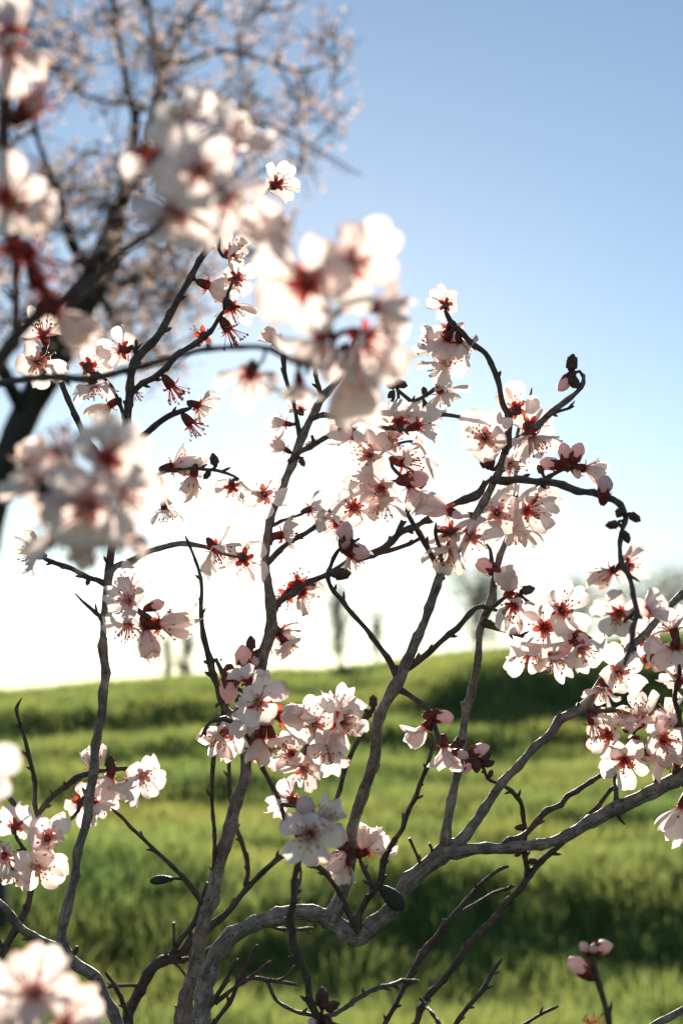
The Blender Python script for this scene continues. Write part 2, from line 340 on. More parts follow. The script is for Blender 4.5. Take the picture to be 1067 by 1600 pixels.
def make_calyx(seed, fold):
    """bell-shaped cup below the petals with five sepals; sepals point along the petal gaps"""
    rnd = random.Random(seed); V = []; Fc = []; mi = []
    prof = [(-0.0095, 0.0014), (-0.0075, 0.0026), (-0.004, 0.0034), (-0.0012, 0.0036), (0.0002, 0.0033)]
    n0 = len(Fc); add_tube(V, Fc, [(Vector((0, 0, z)), r) for z, r in prof], 8, 0.04); mi += [0] * (len(Fc) - n0)
    n0 = len(Fc); o = len(V); V.append(Vector((0, 0, -0.0012)))                     # the open red cup seen from the front
    for k in range(8): a = math.pi * 2 * k / 8; V.append(Vector((math.cos(a) * 0.0034, math.sin(a) * 0.0034, 0.0006)))
    for k in range(8): Fc.append((o, o + 1 + k, o + 1 + (k + 1) % 8))
    mi += [2] * (len(Fc) - n0)
    for k in range(5):
        a = 2 * math.pi * (k + 0.5) / 5 + rnd.uniform(-.1, .1); f = math.radians(fold + rnd.uniform(-14, 14)); ln = rnd.uniform(0.0042, 0.0056)
        rad = Vector((math.cos(a), math.sin(a), 0)); tan = Vector((-math.sin(a), math.cos(a), 0)); up = Vector((0, 0, 1))
        d = rad * math.cos(f) + up * math.sin(f); nrm = -rad * math.sin(f) + up * math.cos(f)
        b = rad * 0.0029 - up * 0.0008; o = len(V); n0 = len(Fc)
        for t, hw, bend in ((0, 0.0017, 0), (0.35, 0.0021, 0.0003), (0.75, 0.0016, -0.0003), (1, 0.0004, -0.0012)):
            for s in (-1, 0, 1): V.append(b + d * (ln * t) + tan * (s * hw) + nrm * (bend + (0.0006 if s else 0)))
        for j in range(3):
            for i in range(2): q = o + j * 3 + i; Fc.append((q, q + 1, q + 4, q + 3))
        mi += [1] * (len(Fc) - n0)
    return mesh_from('calyx', V, Fc, [M_CALYX, M_SEPAL, M_HUB], mi)
CALYX = [make_calyx(60 + i, f) for i, f in enumerate((4, -12, 22))]
def lathe(V, Fc, prof, sides=8, wob=0.0):
    add_tube(V, Fc, [(Vector((wob * math.sin(z * 500), 0, z)), r) for z, r in prof], sides, 0.03)
def make_bud_petals(seed, L, R):
    V = []; Fc = []; random.seed(seed)
    lathe(V, Fc, [(L * z, R * r) for z, r in ((0.0, 0.35), (0.18, 0.75), (0.4, 1.0), (0.62, 0.97), (0.82, 0.7), (0.95, 0.35), (1.0, 0.1))], 9)
    for k, v in enumerate(V):                                                      # spiral folds of the furled petals
        a = math.atan2(v.y, v.x); s = 1 + 0.09 * math.sin(a * 2 + v.z * 420)
        v.x *= s; v.y *= s
    return mesh_from('bud_petals', V, Fc, [M_BUDPETAL])
def make_bud_calyx(seed, L, R):
    V = []; Fc = []; mi = []; rnd = random.Random(seed); random.seed(seed)
    lathe(V, Fc, [(-0.55 * L, 0.3 * R), (-0.4 * L, 0.6 * R), (-0.1 * L, 0.85 * R), (0.12 * L, 0.92 * R), (0.2 * L, 0.8 * R)], 8); mi += [0] * len(Fc)
    for k in range(5):
        a = 2 * math.pi * k / 5; o = len(V); n0 = len(Fc)
        for t, hw in ((0.05, 0.62), (0.24, 0.56), (0.38, 0.32), (0.5, 0.06)):
            rr = R * (1.06 if t < 0.5 else 1.07 - (t - 0.5) * 0.15)
            for s in (-1, 0, 1):
                aa = a + s * hw * 0.55; V.append(Vector((math.cos(aa) * rr, math.sin(aa) * rr, t * L)))
        for j in range(3):
            for i in range(2): q = o + j * 3 + i; Fc.append((q, q + 1, q + 4, q + 3))
        mi += [1] * (len(Fc) - n0)
    return mesh_from('bud_calyx', V, Fc, [M_CALYX, M_CALYX], mi)
BUDP = [make_bud_petals(80 + i, 0.0108, 0.0039) for i in range(3)]
BUDC = [make_bud_calyx(85 + i, 0.0098, 0.0038) for i in range(2)]
def make_scale_bud(seed):
    V = []; Fc = []; random.seed(seed)
    lathe(V, Fc, [(-0.002, 0.0012), (0, 0.0022), (0.002, 0.0031), (0.0045, 0.0031), (0.0068, 0.0021), (0.0086, 0.0006)], 8, 0.0002)
    for r in range(2):                                                             # overlapping scales
        for k in range(3):
            a = 2.1 * k + r; o = len(V); z0 = 0.0005 + 0.0022 * r
            for t, hw in ((0, 0.9), (0.0022, 0.7), (0.0042, 0.08)):
                rr = 0.0034 - 0.00012 * (t * 1000) * 0.5 - 0.0002 * r
                for s in (-1, 0, 1): V.append(Vector((math.cos(a + s * hw) * rr, math.sin(a + s * hw) * rr, z0 + t)))
            for j in range(2):
                for i in range(2): q = o + j * 3 + i; Fc.append((q, q + 1, q + 4, q + 3))
    return mesh_from('bud_scales', V, Fc, [M_BUDSCALE])
SBUD = [make_scale_bud(90 + i) for i in range(3)]
random.seed(3)

# ------------------------------------------------------------------ shoots: a thing = one stem with everything growing on it
class Shoot:
    def __init__(s, name, label, group=None):
        s.name, s.label, s.group = name, label, group; s.branches = []; s.samples = []; s.root = None
    def near(s, px, py):
        return min(s.samples, key=lambda q: (q[0] - px) ** 2 + (q[1] - py) ** 2)
    def br(s, pts, d0=None, d1=None, old=False, ground=None, nodes=True, tip=False):
        """pts: (px, py, width in px) from the joint outwards; d0 -> d1 depth; joins the parent branch when d0 is None"""
        if d0 is None:
            q = s.near(pts[0][0], pts[0][1]); d0 = q[2]
        if d1 is None: d1 = d0
        ln = [0.0]
        for a, b in zip(pts, pts[1:]): ln.append(ln[-1] + math.hypot(b[0] - a[0], b[1] - a[1]))
        path = []
        for (x, y, w), l in zip(pts, ln):
            d = d0 + (d1 - d0) * l / ln[-1]; path.append((P(x, y, d), w * (0.94 if old else 0.97) / F * d / 2))
        nvis = 0
        if ground is not None:                                                     # the stem goes on down, out of the frame, to its root
            p0, r0 = path[0]; gx, gy = ground; g = Vector((gx, gy, ground_z(gx, gy) - 0.05)); pre = []
            for t in (1.0, 0.8, 0.6, 0.4, 0.25, 0.15, 0.09, 0.05, 0.025):
                v = p0.lerp(g, t) + Vector((math.sin(t * 7) * 0.02, math.sin(t * 5) * 0.02, 0)) * (1 - t)
                pre.append((v, r0 * (1 + 0.7 * t)))
            path = pre + path; nvis = len(pre)
        fine = catmull(path, 0.0028)
        for p, r in fine:
            v = p - CAM; d = v.dot(FV)
            if d > 0.05: s.samples.append((533.5 + F * v.dot(RV) / d, 800 - F * v.dot(UV) / d, d, p, r))
        s.branches.append((fine, old, nodes, r0_thin(path[nvis:])))
        return s
    def build(s):
        base = s.branches[0][0][0][0].copy()
        root = empty(s.name, base); tag(root, s.label, 'tree branch', s.group); s.root = root
        for fine, old, nodes, thin in s.branches:
            V = []; Fc = []
            acc = random.uniform(0.004, 0.012); sw = []
            for i in range(1, len(fine)):
                acc -= (fine[i][0] - fine[i - 1][0]).length
                if acc < 0: sw.append(i); acc = random.uniform(0.010, 0.022) if old else random.uniform(0.0065, 0.016)
            path = []; kn = [(0, Vector())] + [(q, Vector((random.uniform(-1, 1), random.uniform(-1, 1), random.uniform(-1, 1)))) for q in sw] + [(len(fine), Vector())]
            s1, s2 = random.uniform(0, 50), random.uniform(0, 50)
            for i, (p, r) in enumerate(fine):
                k = 1 + (0.2 if old else 0.26) * sum(math.exp(-((i - q) / 1.1) ** 2) for q in sw if abs(i - q) < 4)
                k *= 1 + 0.13 * mnoise.noise(p * 42 + Vector((s1, 0, 0)))
                if i > len(fine) - 6 and len(fine) > 12: k *= (0.5, 0.95, 1.1, 0.95, 0.9)[len(fine) - 1 - i]
                wob = Vector((mnoise.noise(p * 38 + Vector((s1, 3, 0))), mnoise.noise(p * 38 + Vector((s2, 8, 4))), mnoise.noise(p * 38 + Vector((1, s2, 9))))) * min(0.002, r * 0.4)
                j = 0
                while j < len(kn) - 2 and kn[j + 1][0] < i: j += 1
                (ia, va), (ib, vb) = kn[j], kn[j + 1]; wob += va.lerp(vb, min(1, (i - ia) / max(1, ib - ia))) * min(0.0017, r * 0.75)   # kinks at the nodes
                if i < 2: wob *= 0
                path.append((p + wob - base, r * k))
            sd = 12 if old else 9; add_tube(V, Fc, path, sd, 0.04); uv = []; al = 0.0
            for ix in range(len(V)):
                c = path[ix // sd][0]; V[ix] = c + (V[ix] - c) * (1 + (0.16 if old else 0.1) * mnoise.noise((V[ix] + base) * 105) + 0.09 * mnoise.noise((V[ix] + base) * 310))
            for i in range(len(path)):
                if i: al += (path[i][0] - path[i - 1][0]).length
                uv += [(q / sd * (2 if old else 1.2), al * 100) for q in range(sd)]
            if nodes:
                for q in sw:                                                       # small pointed buds and leaf scars at the nodes
                    if random.random() < (0.22 if old else 0.7) and q < len(path) - 1:
                        p, r = path[q]; t = (path[q + 1][0] - p).normalized()
                        side = t.orthogonal(); side.rotate(Quaternion(t, random.uniform(0, 6.28))); side.normalize()
                        dr = (side * 0.8 + t * 0.9).normalized(); h = random.uniform(0.003, 0.0062); b = p + side * r * 0.55
                        w = min(0.0014, max(0.0009, r * 0.55))
                        add_tube(V, Fc, [(b, w), (b + dr * h * 0.55, w * 0.95), (b + dr * h * 0.85, w * 0.55), (b + dr * h * 1.05, w * 0.12)], 6, 0.1)
            uv += [(0.3, 0.3)] * (len(V) - len(uv)); link('branch', mesh_from('branch', V, Fc, [M_BARK if old else M_TWIG], uvs=uv), root)
def r0_thin(p): return True

def frame(p, axis, roll):
    z = axis.normalized(); x = z.orthogonal().normalized(); y = z.cross(x)
    m = Matrix((x, y, z)).transposed().to_4x4(); m = Matrix.Translation(p) @ m @ Matrix.Rotation(roll, 4, 'Z')
    return m
def attach(shoots, px, py, axis, off, dd):
    best = None
    for s in shoots:
        if not s.samples: continue
        q = s.near(px, py); dist = math.hypot(q[0] - px, q[1] - py)
        if best is None or dist < best[0]: best = (dist, s, q)
    dist, s, q = best
    return s, q, P(px, py, q[2] + dd + axis.dot(FV) * off), dist
def stalk(root, base, a, adir, b, r0=0.0011, r1=0.0014, mat=None):
    """short stalk from the calyx foot a down to branch point b, both in world space"""
    mid = a.lerp(b, 0.45) - adir * ((a - b).length * 0.22)
    V = []; Fc = []; add_tube(V, Fc, [(p - base, r) for p, r in catmull([(a, r0), (mid, r0), (b, r1)], 0.003)], 6, 0.06)
    return link('stalk', mesh_from('stalk', V, Fc, [mat or M_TWIG], uvs=[(v.x * 300, v.z * 100) for v in V]), root)
NFLOW = 0
def flower(shoots, px, py, ax, ay, az, kind='o', size=1.0, dd=0.0):
    global NFLOW
    rnd = random.Random(1000 + NFLOW); NFLOW += 1
    axis = D(ax, ay, az); s, q, hub, dist = attach(shoots, px, py, axis, 0.012, dd)
    fm = frame(hub, axis, rnd.uniform(0, 6.28)); base = s.root.location
    e = empty('flower', (0, 0, 0), s.root)
    m = Matrix.Translation(-base) @ fm @ Matrix.Scale(size * rnd.uniform(0.8, 0.98), 4); e.matrix_basis = m
    fresh = rnd.random() < 0.55 and kind != 'n'
    if kind != 'n':
        lift = {'o': rnd.uniform(8, 24), 'h': rnd.uniform(40, 52), 'c': 60}[kind]
        for k in range(5):
            if kind == 'o' and rnd.random() < 0.07: continue
            me = rnd.choice(PET_OPEN if kind == 'o' else (PET_CUP if kind == 'c' else PET_OPEN[:3] + PET_CUP))
            a = 2 * math.pi * k / 5 + rnd.uniform(-0.13, 0.13); li = math.radians(lift + rnd.uniform(-16, 18) + (rnd.choice((-38, 34)) if rnd.random() < 0.1 else 0))
            pm = Matrix.Rotation(a - math.pi / 2, 4, 'Z') @ Matrix.Translation((0, 0.0022, 0.0004 + 0.0003 * (k % 2))) @ Matrix.Rotation(li, 4, 'X') @ Matrix.Rotation(rnd.uniform(-.22, .22), 4, 'Y') @ Matrix.Diagonal((rnd.uniform(0.8, 1.06), rnd.uniform(0.84, 1.06), rnd.uniform(0.6, 1.5), 1))
            link('petal', PALE[me.name] if fresh else me, e, pm)
    if kind in 'on' or kind == 'h': link('stamens', rnd.choice(STAMENS if fresh else STAMENS_RED), e, Matrix.Rotation(rnd.uniform(0, 6), 4, 'Z'))
    link('calyx', rnd.choice(CALYX), e)
    foot = fm @ Vector((0, 0, -0.0085 * size))
    st = stalk(e, Vector((0, 0, 0)), foot, axis, q[3] + (foot - q[3]).normalized() * q[4] * 0.5)
    st.matrix_basis = fm_inv(m, base)
    return dist
def fm_inv(m, base): return m.inverted() @ Matrix.Translation(-base)
def bud(shoots, px, py, ax, ay, az, kind='b', size=1.0, dd=0.0):
    """px, py: middle of the bud"""
    global NFLOW
    rnd = random.Random(5000 + NFLOW); NFLOW += 1
    axis = D(ax, ay, az); s, q, c, dist = attach(shoots, px, py, axis, 0.006, dd); base = s.root.location
    size *= 0.9 if kind == 'b' else 0.78; L = (0.0115 if kind == 'b' else 0.007) * size
    fm = frame(c - axis * L * 0.45, axis, rnd.uniform(0, 6.28)); m = Matrix.Translation(-base) @ fm @ Matrix.Scale(size, 4)
    e = empty('bud', (0, 0, 0), s.root); e.matrix_basis = m
    if kind == 'b':
        link('bud_petals', rnd.choice(BUDP), e); link('bud_calyx', rnd.choice(BUDC), e); foot = fm @ Vector((0, 0, -0.0055 * size))
    else:
        link('bud_scales', rnd.choice(SBUD), e); foot = fm @ Vector((0, 0, -0.001 * size))
    st = stalk(e, Vector((0, 0, 0)), foot, axis, q[3] + (foot - q[3]).normalized() * q[4] * 0.5, 0.0011, 0.0014)
    st.matrix_basis = fm_inv(m, base)
    return dist

# ------------------------------------------------------------------ shoot A: the thick arching stem and its big fork to the right
A = Shoot('almond_branch', 'thick grey branch arching low in the middle, forking into tall blossoming stems on the right')
A.br([(312, 1660, 34), (318, 1580, 31), (326, 1530, 28), (345, 1480, 27), (378, 1451, 25), (420, 1432, 24), (465, 1424, 25), (503, 1437, 28), (535, 1458, 31), (558, 1467, 31), (580, 1450, 29), (603, 1426, 27), (628, 1394, 27), (656, 1362, 27), (684, 1339, 29), (704, 1327, 30), (740, 1328, 20), (767, 1328, 18), (809, 1321, 17), (877, 1307, 17), (924, 1287, 20), (961, 1267, 23), (1000, 1245, 21), (1048, 1220, 22), (1090, 1200, 20), (1160, 1175, 18), (1300, 1120, 14)], 0.90, 0.92, old=True, ground=(-0.05, 1.0))
A.br([(700, 1325, 24), (722, 1300, 17), (761, 1253, 15), (795, 1209, 14), (823, 1178, 13), (865, 1138, 14), (890, 1114, 17), (913, 1093, 15), (950, 1052, 13), (990, 1008, 12), (1031, 964, 12), (1067, 927, 11), (1120, 875, 9), (1200, 800, 6)], None, 0.93, old=True)
A.br([(696, 1322, 20), (699, 1283, 14), (705, 1241, 13), (719, 1185, 13), (727, 1129, 13), (739, 1072, 13), (747, 1016, 12), (754, 974, 12), (764, 940, 13), (776, 900, 11), (788, 856, 10), (797, 815, 8), (803, 772, 7), (809, 721, 6), (809, 685, 6), (815, 659, 6), (826, 634, 5), (831, 606, 4)], None, 0.93, old=True)
A.br([(518, 1436, 30), (527, 1410, 23), (536, 1380, 20), (550, 1324, 18), (564, 1256, 18), (578, 1200, 17), (586, 1165, 17), (593, 1125, 17), (606, 1088, 19), (620, 1064, 22), (635, 1036, 18), (651, 1002, 16), (668, 960, 15), (682, 911, 15), (705, 873, 14), (722, 846, 13), (739, 810, 13), (757, 777, 13), (770, 748, 13), (778, 733, 12), (790, 707, 11), (809, 687, 11), (837, 665, 11), (859, 645, 11), (882, 628, 9), (901, 611, 8), (911, 597, 8), (913, 583, 7)], None, 0.86, old=True)
A.br([(851, 653, 8), (871, 643, 5), (896, 634, 3)])
A.br([(788, 710, 13), (793, 679, 12), (796, 652, 12), (787, 631, 8), (781, 600, 8), (772, 575, 8), (761, 552, 8), (741, 538, 8), (724, 521, 8), (706, 502, 8), (696, 482, 7)], None, 0.87)
A.br([(768, 750, 14), (790, 748, 12), (815, 748, 11), (842, 754, 11), (873, 756, 11), (904, 766, 11), (936, 773, 10), (958, 780, 10), (973, 795, 9), (978, 809, 9), (969, 831, 8), (965, 854, 8), (968, 880, 9), (981, 899, 8), (989, 921, 8), (992, 944, 9), (990, 977, 9), (984, 1008, 8), (975, 1035, 6)], None, 0.70)
A.br([(690, 905, 13), (680, 880, 10), (670, 862, 9), (658, 840, 8), (646, 821, 8), (636, 804, 7)], None, 0.86)
A.br([(624, 1062, 14), (614, 1047, 10), (601, 1027, 9), (578, 991, 8), (560, 971, 7), (545, 955, 7), (530, 934, 7), (514, 911, 6), (511, 897, 7), (517, 883, 6), (531, 858, 6), (547, 850, 5), (562, 841, 4)], None, 0.87)
A.br([(632, 1045, 14), (650, 1036, 10), (671, 1019, 9), (699, 994, 9), (722, 970, 8), (744, 949, 7), (760, 948, 6), (776, 953, 5), (795, 965, 4)], None, 0.90)
A.br([(614, 1074, 14), (630, 1078, 9), (649, 1092, 8), (671, 1112, 8), (678, 1134, 8), (686, 1157, 7), (700, 1173, 7), (716, 1178, 6), (740, 1192, 5)], None, 0.85)
A.br([(556, 1462, 18), (562, 1432, 11), (574, 1408, 10), (590, 1380, 10), (604, 1332, 9), (618, 1308, 8), (630, 1294, 8), (640, 1262, 7), (651, 1237, 7), (663, 1206, 6), (671, 1185, 6), (677, 1162, 6), (671, 1143, 6)], None, 0.87)
A.br([(578, 1402, 7), (580, 1390, 6), (573, 1368, 7), (563, 1345, 6), (562, 1330, 5)])
A.br([(553, 1446, 12), (536, 1402, 8), (508, 1368, 8), (480, 1335, 8), (462, 1303, 7), (446, 1275, 7), (431, 1243, 7), (415, 1204, 7), (398, 1170, 7), (382, 1146, 7), (364, 1129, 7), (347, 1124, 6), (328, 1129, 6), (319, 1141, 5), (313, 1152, 4)], None, 0.85)
A.br([(405, 1182, 6), (428, 1197, 5), (455, 1192, 5), (474, 1180, 5), (480, 1160, 5), (490, 1150, 5), (515, 1148, 4), (530, 1150, 3)], None, 0.86)
A.br([(660, 1370, 6), (655, 1343, 5), (641, 1308, 5)]); A.br([(676, 1335, 6), (674, 1325, 5), (669, 1318, 4)])
A.br([(958, 1268, 14), (960, 1245, 8), (961, 1222, 7), (958, 1195, 5)]); A.br([(1022, 1232, 10), (1026, 1215, 6), (1031, 1183, 6), (1034, 1165, 4)])
A.br([(962, 1270, 8), (972, 1284, 4), (976, 1288, 3)])
A.br([(900, 1102, 12), (933, 1114, 8), (960, 1112, 7), (985, 1118, 6), (1000, 1135, 5)])
A.br([(1052, 1216, 12), (1066, 1165, 9), (1060, 1125, 8), (1055, 1085, 7), (1060, 1040, 6), (1056, 1010, 5)], None, 0.88)
A.br([(771, 918, 9), (772, 900, 6), (769, 880, 6), (766, 858, 5), (760, 850, 4)])
A.br([(756, 968, 8), (770, 980, 6), (788, 985, 6), (815, 995, 5), (850, 1000, 5), (875, 998, 5), (900, 985, 6), (918, 995, 6), (934, 1005, 7), (944, 990, 3)], None, 0.87)
A.br([(756, 960, 8), (776, 945, 6), (792, 930, 6), (808, 928, 5), (835, 945, 4)], None, 0.87)
A.br([(754, 812, 7), (742, 806, 8), (727, 802, 7), (715, 805, 6)]); A.br([(690, 900, 8), (686, 860, 6), (680, 835, 6), (682, 818, 4)], None, 0.85)
A.br([(803, 780, 6), (815, 772, 6), (837, 757, 6), (856, 743, 7), (876, 735, 5), (892, 725, 4)])
A.br([(912, 590, 7), (905, 580, 5), (893, 584, 6), (880, 590, 4)]); 
A.br([(778, 1325, 6), (792, 1315, 8), (818, 1304, 9), (846, 1276, 9), (879, 1253, 8), (908, 1231, 8), (944, 1208, 7)], None, 0.97)

# ------------------------------------------------------------------ shoot B: the straight stem left of the middle and the limbs it sends right
B = Shoot('almond_branch', 'tall straight grey stem left of the middle, rising into the blurred blossoms')
B.br([(272, 1680, 30), (283, 1600, 28), (291, 1560, 25), (299, 1530, 23), (316, 1445, 22), (333, 1390, 22), (354, 1315, 21), (378, 1235, 19), (391, 1165, 18), (398, 1120, 18), (409, 1055, 18), (417, 1004, 18), (423, 955, 19), (420, 915, 14), (417, 880, 12), (422, 813, 13), (439, 762, 13), (459, 709, 14), (481, 664, 13), (499, 629, 12), (514, 609, 11), (527, 590, 10), (545, 560, 8), (556, 530, 6)], 0.95, 0.93, old=True, ground=(-0.12, 1.05))
B.br([(500, 630, 8), (498, 605, 7), (491, 577, 7), (488, 555, 4)], None, 0.88)
B.br([(468, 680, 9), (463, 650, 6), (458, 625, 6), (449, 594, 6), (443, 564, 7), (438, 523, 4)], None, 0.91)
B.br([(484, 655, 10), (500, 651, 8), (536, 650, 8), (592, 644, 8), (649, 647, 9), (694, 646, 7), (727, 651, 6), (745, 658, 3)], None, 0.92)
B.br([(625, 645, 7), (632, 641, 6), (645, 630, 6), (660, 622, 6), (675, 612, 6), (688, 598, 5), (695, 575, 4), (700, 540, 3)], None, 0.90)
B.br([(452, 722, 10), (470, 704, 8), (486, 696, 8), (508, 684, 8), (536, 670, 7), (560, 655, 6), (600, 668, 6), (640, 672, 4)], None, 0.89)
B.br([(418, 880, 10), (445, 852, 8), (475, 835, 8), (498, 818, 8), (515, 800, 8), (535, 783, 7), (560, 765, 6), (590, 758, 6), (625, 752, 5), (648, 750, 4)], None, 0.90)
B.br([(424, 822, 6), (446, 812, 4), (470, 803, 4), (480, 798, 4)]); B.br([(420, 850, 12), (424, 842, 9), (434, 838, 6)])
B.br([(423, 957, 14), (435, 944, 10), (450, 930, 9), (475, 915, 9), (497, 904, 10), (520, 893, 10), (545, 881, 10), (578, 866, 12), (604, 852, 11), (626, 833, 11), (649, 824, 11), (666, 814, 10), (690, 800, 9), (713, 786, 9), (736, 774, 14), (745, 768, 13), (757, 756, 8), (775, 742, 6), (800, 725, 5)], None, 0.99)
B.br([(585, 865, 8), (600, 863, 7), (620, 857, 7), (649, 845, 6), (675, 835, 5)])
B.br([(620, 838, 10), (624, 825, 8), (637, 802, 8), (654, 768, 8), (671, 745, 6), (664, 722, 5), (657, 700, 5), (640, 690, 4), (600, 700, 4)], None, 0.91)
B.br([(418, 1010, 10), (406, 1018, 7), (395, 1027, 7), (384, 1044, 7), (374, 1064, 7), (369, 1085, 6), (376, 1110, 5)], None, 0.92)
B.br([(424, 1000, 8), (432, 992, 5), (440, 990, 4)])
B.br([(316, 1412, 9), (300, 1388, 8), (270, 1352, 7), (236, 1321, 6), (197, 1282, 5), (174, 1263, 4)], None, 0.92)
B.br([(284, 1373, 5), (274, 1373, 4), (266, 1373, 4)])
# the thin stem standing just left of B
V_ = Shoot('almond_branch', 'thin dark stem just left of the tall grey stem, kinked above the horizon')
V_.br([(285, 1700, 10), (296, 1600, 9), (306, 1500, 8), (318, 1430, 7), (327, 1395, 7), (332, 1366, 6), (337, 1312, 6), (333, 1252, 6), (333, 1187, 7), (337, 1145, 7), (350, 1115, 8), (347, 1094, 10), (339, 1066, 10), (329, 1038, 11), (320, 996, 8), (315, 962, 7), (317, 925, 6), (314, 898, 5), (307, 876, 4), (296, 852, 4), (289, 837, 3)], 0.985, 0.88, ground=(-0.10, 1.08))
V_.br([(330, 1034, 8), (338, 1031, 7), (342, 1040, 6), (350, 1057, 7), (364, 1072, 7), (381, 1083, 6), (385, 1098, 5), (395, 1125, 5), (415, 1138, 4)], None, 0.87)
V_.br([(344, 1032, 4), (347, 1030, 3)]); V_.br([(348, 1098, 8), (341, 1100, 5), (337, 1104, 5)]); V_.br([(348, 1100, 9), (358, 1108, 8), (370, 1116, 7), (385, 1118, 5), (405, 1130, 5)], None, 0.87)
# low tangle that rises behind B and runs up to the right
Q = Shoot('almond_branch', 'low crooked branch behind the tall grey stem, climbing right behind the arch')
Q.br([(190, 1650, 17), (197, 1592, 16), (208, 1565, 16), (225, 1537, 16), (242, 1512, 16), (264, 1501, 15), (288, 1482, 12), (330, 1445, 12), (356, 1425, 11), (372, 1405, 9), (384, 1391, 9), (417, 1357, 8), (446, 1332, 8), (480, 1308, 7), (503, 1283, 7), (516, 1262, 7), (536, 1213, 8), (550, 1177, 7), (564, 1146, 7), (574, 1118, 8), (583, 1105, 5)], 0.99, 0.98, old=False, ground=(-0.2, 1.15))
Q.br([(384, 1393, 8), (389, 1363, 7), (381, 1327, 7), (372, 1293, 6), (358, 1251, 6), (357, 1208, 6), (360, 1170, 6), (362, 1140, 4)], None, 0.97)
Q.br([(262, 1504, 9), (302, 1495, 7), (339, 1477, 7), (389, 1455, 6), (417, 1448, 5), (443, 1453, 5), (490, 1449, 5)], None, 1.0); Q.br([(264, 1500, 10), (277, 1478, 8), (302, 1442, 8), (313, 1416, 7), (322, 1380, 5)])
Q.br([(275, 1490, 5), (272, 1470, 4), (271, 1442, 4)]); Q.br([(222, 1540, 6), (197, 1540, 5), (169, 1544, 5), (132, 1557, 5)])
Q.br([(202, 1594, 8), (183, 1549, 7), (166, 1520, 5)], None, 0.95); Q.br([(268, 1500, 5), (280, 1512, 4), (290, 1526, 3)])
Rr = Shoot('almond_branch', 'pale bare twigs fanning up from the bottom edge under the arch')
Rr.br([(300, 1680, 9), (322, 1590, 8), (334, 1563, 8), (353, 1532, 7), (372, 1499, 7)], 0.93, 0.92, ground=(-0.08, 1.1))
Rr.br([(322, 1612, 7), (338, 1590, 7), (361, 1557, 7), (378, 1520, 7), (402, 1476, 6)]); Rr.br([(336, 1568, 7), (367, 1543, 6), (392, 1529, 6), (417, 1532, 6), (440, 1535, 5), (468, 1540, 3)])
Rr.br([(378, 1538, 6), (398, 1521, 5), (423, 1502, 5)]); Rr.br([(418, 1533, 6), (431, 1563, 6), (462, 1582, 6), (490, 1588, 6), (498, 1594, 6)], None, 0.88); Rr.br([(424, 1533, 4), (443, 1528, 4), (460, 1509, 3)])
# the near shoot carrying the soft blossom in the lower middle
R8 = Shoot('almond_branch', 'slightly blurred thin shoot in front of the arch, topped by one white blossom')
R8.br([(520, 1700, 13), (505, 1620, 12), (496, 1591, 11), (479, 1537, 11), (468, 1504, 11), (455, 1472, 13), (453, 1447, 11), (460, 1397, 10), (468, 1349, 9), (478, 1318, 6)], 0.78, 0.72, ground=(0.0, 0.85))
R8.br([(500, 1598, 8), (517, 1585, 7), (547, 1568, 7), (581, 1546, 7), (610, 1537, 6), (632, 1533, 6), (654, 1532, 5)], None, 0.88); R8.br([(454, 1450, 8), (458, 1405, 7), (470, 1370, 5), (468, 1350, 4)], None, 0.8)
R8.br([(500, 1596, 7), (503, 1580, 6), (504, 1570, 4)]); R8.br([(502, 1594, 5), (522, 1600, 5), (545, 1610, 4)])

# ------------------------------------------------------------------ shoot C: slender left stem and the boughs above it
C = Shoot('almond_branch', 'slender upright grey stem on the left with blossom clusters, arching right at its fork')
C.br([(196, 1680, 18), (184, 1600, 17), (166, 1563, 17), (149, 1529, 17), (124, 1506, 18), (107, 1490, 18), (95, 1468, 18), (99, 1440, 18), (107, 1402, 16), (117, 1363, 15), (124, 1332, 15), (135, 1284, 14), (145, 1228, 15), (150, 1180, 14), (157, 1135, 14), (162, 1109, 14), (165, 1067, 14), (163, 1025, 14), (163, 983, 14), (163, 957, 14), (165, 926, 14), (168, 902, 13), (178, 885, 11), (205, 872, 11), (225, 863, 9), (253, 857, 9), (281, 853, 9), (310, 854, 8), (330, 857, 7), (350, 866, 5), (380, 872, 4)], 0.88, 0.90, old=True, ground=(-0.2, 0.95))
C.br([(104, 1486, 16), (80, 1477, 14), (53, 1464, 13), (34, 1450, 13), (17, 1430, 13), (0, 1413, 12), (-40, 1380, 10), (-90, 1350, 7)], None, 0.86, old=True)
C.br([(112, 1494, 10), (121, 1484, 9), (120, 1479, 7)])
C.br([(164, 912, 11), (152, 906, 9), (138, 901, 8), (112, 887, 7), (96, 882, 7), (76, 875, 6), (62, 868, 5)]); C.br([(160, 970, 7), (152, 956, 6), (143, 949, 5), (129, 938, 4), (118, 927, 2)])
C.br([(166, 950, 9), (185, 948, 7), (210, 950, 7), (228, 960, 8), (240, 972, 7)], None, 0.87)
C.br([(168, 905, 12), (176, 860, 11), (186, 800, 11), (192, 740, 12), (194, 678, 13), (197, 625, 12), (202, 591, 12), (216, 560, 13), (245, 524, 11), (270, 484, 10), (281, 462, 9), (299, 436, 10), (319, 402, 9), (336, 375, 9), (353, 362, 10), (372, 349, 8), (391, 335, 8), (396, 317, 6), (415, 303, 4)], None, 0.90)
C.br([(203, 615, 10), (230, 597, 9), (260, 572, 9), (288, 549, 9), (308, 535, 8), (327, 518, 8), (342, 498, 7), (352, 485, 5)], None, 0.88); C.br([(193, 655, 7), (191, 639, 6), (180, 614, 6), (163, 591, 5)])
C.br([(190, 770, 9), (170, 735, 9), (140, 690, 9), (121, 653, 9), (107, 622, 8), (96, 597, 8), (84, 569, 6)], None, 0.88); C.br([(192, 712, 10), (214, 687, 9), (236, 673, 9), (259, 656, 9), (287, 642, 8), (300, 638, 5)], None, 0.88)
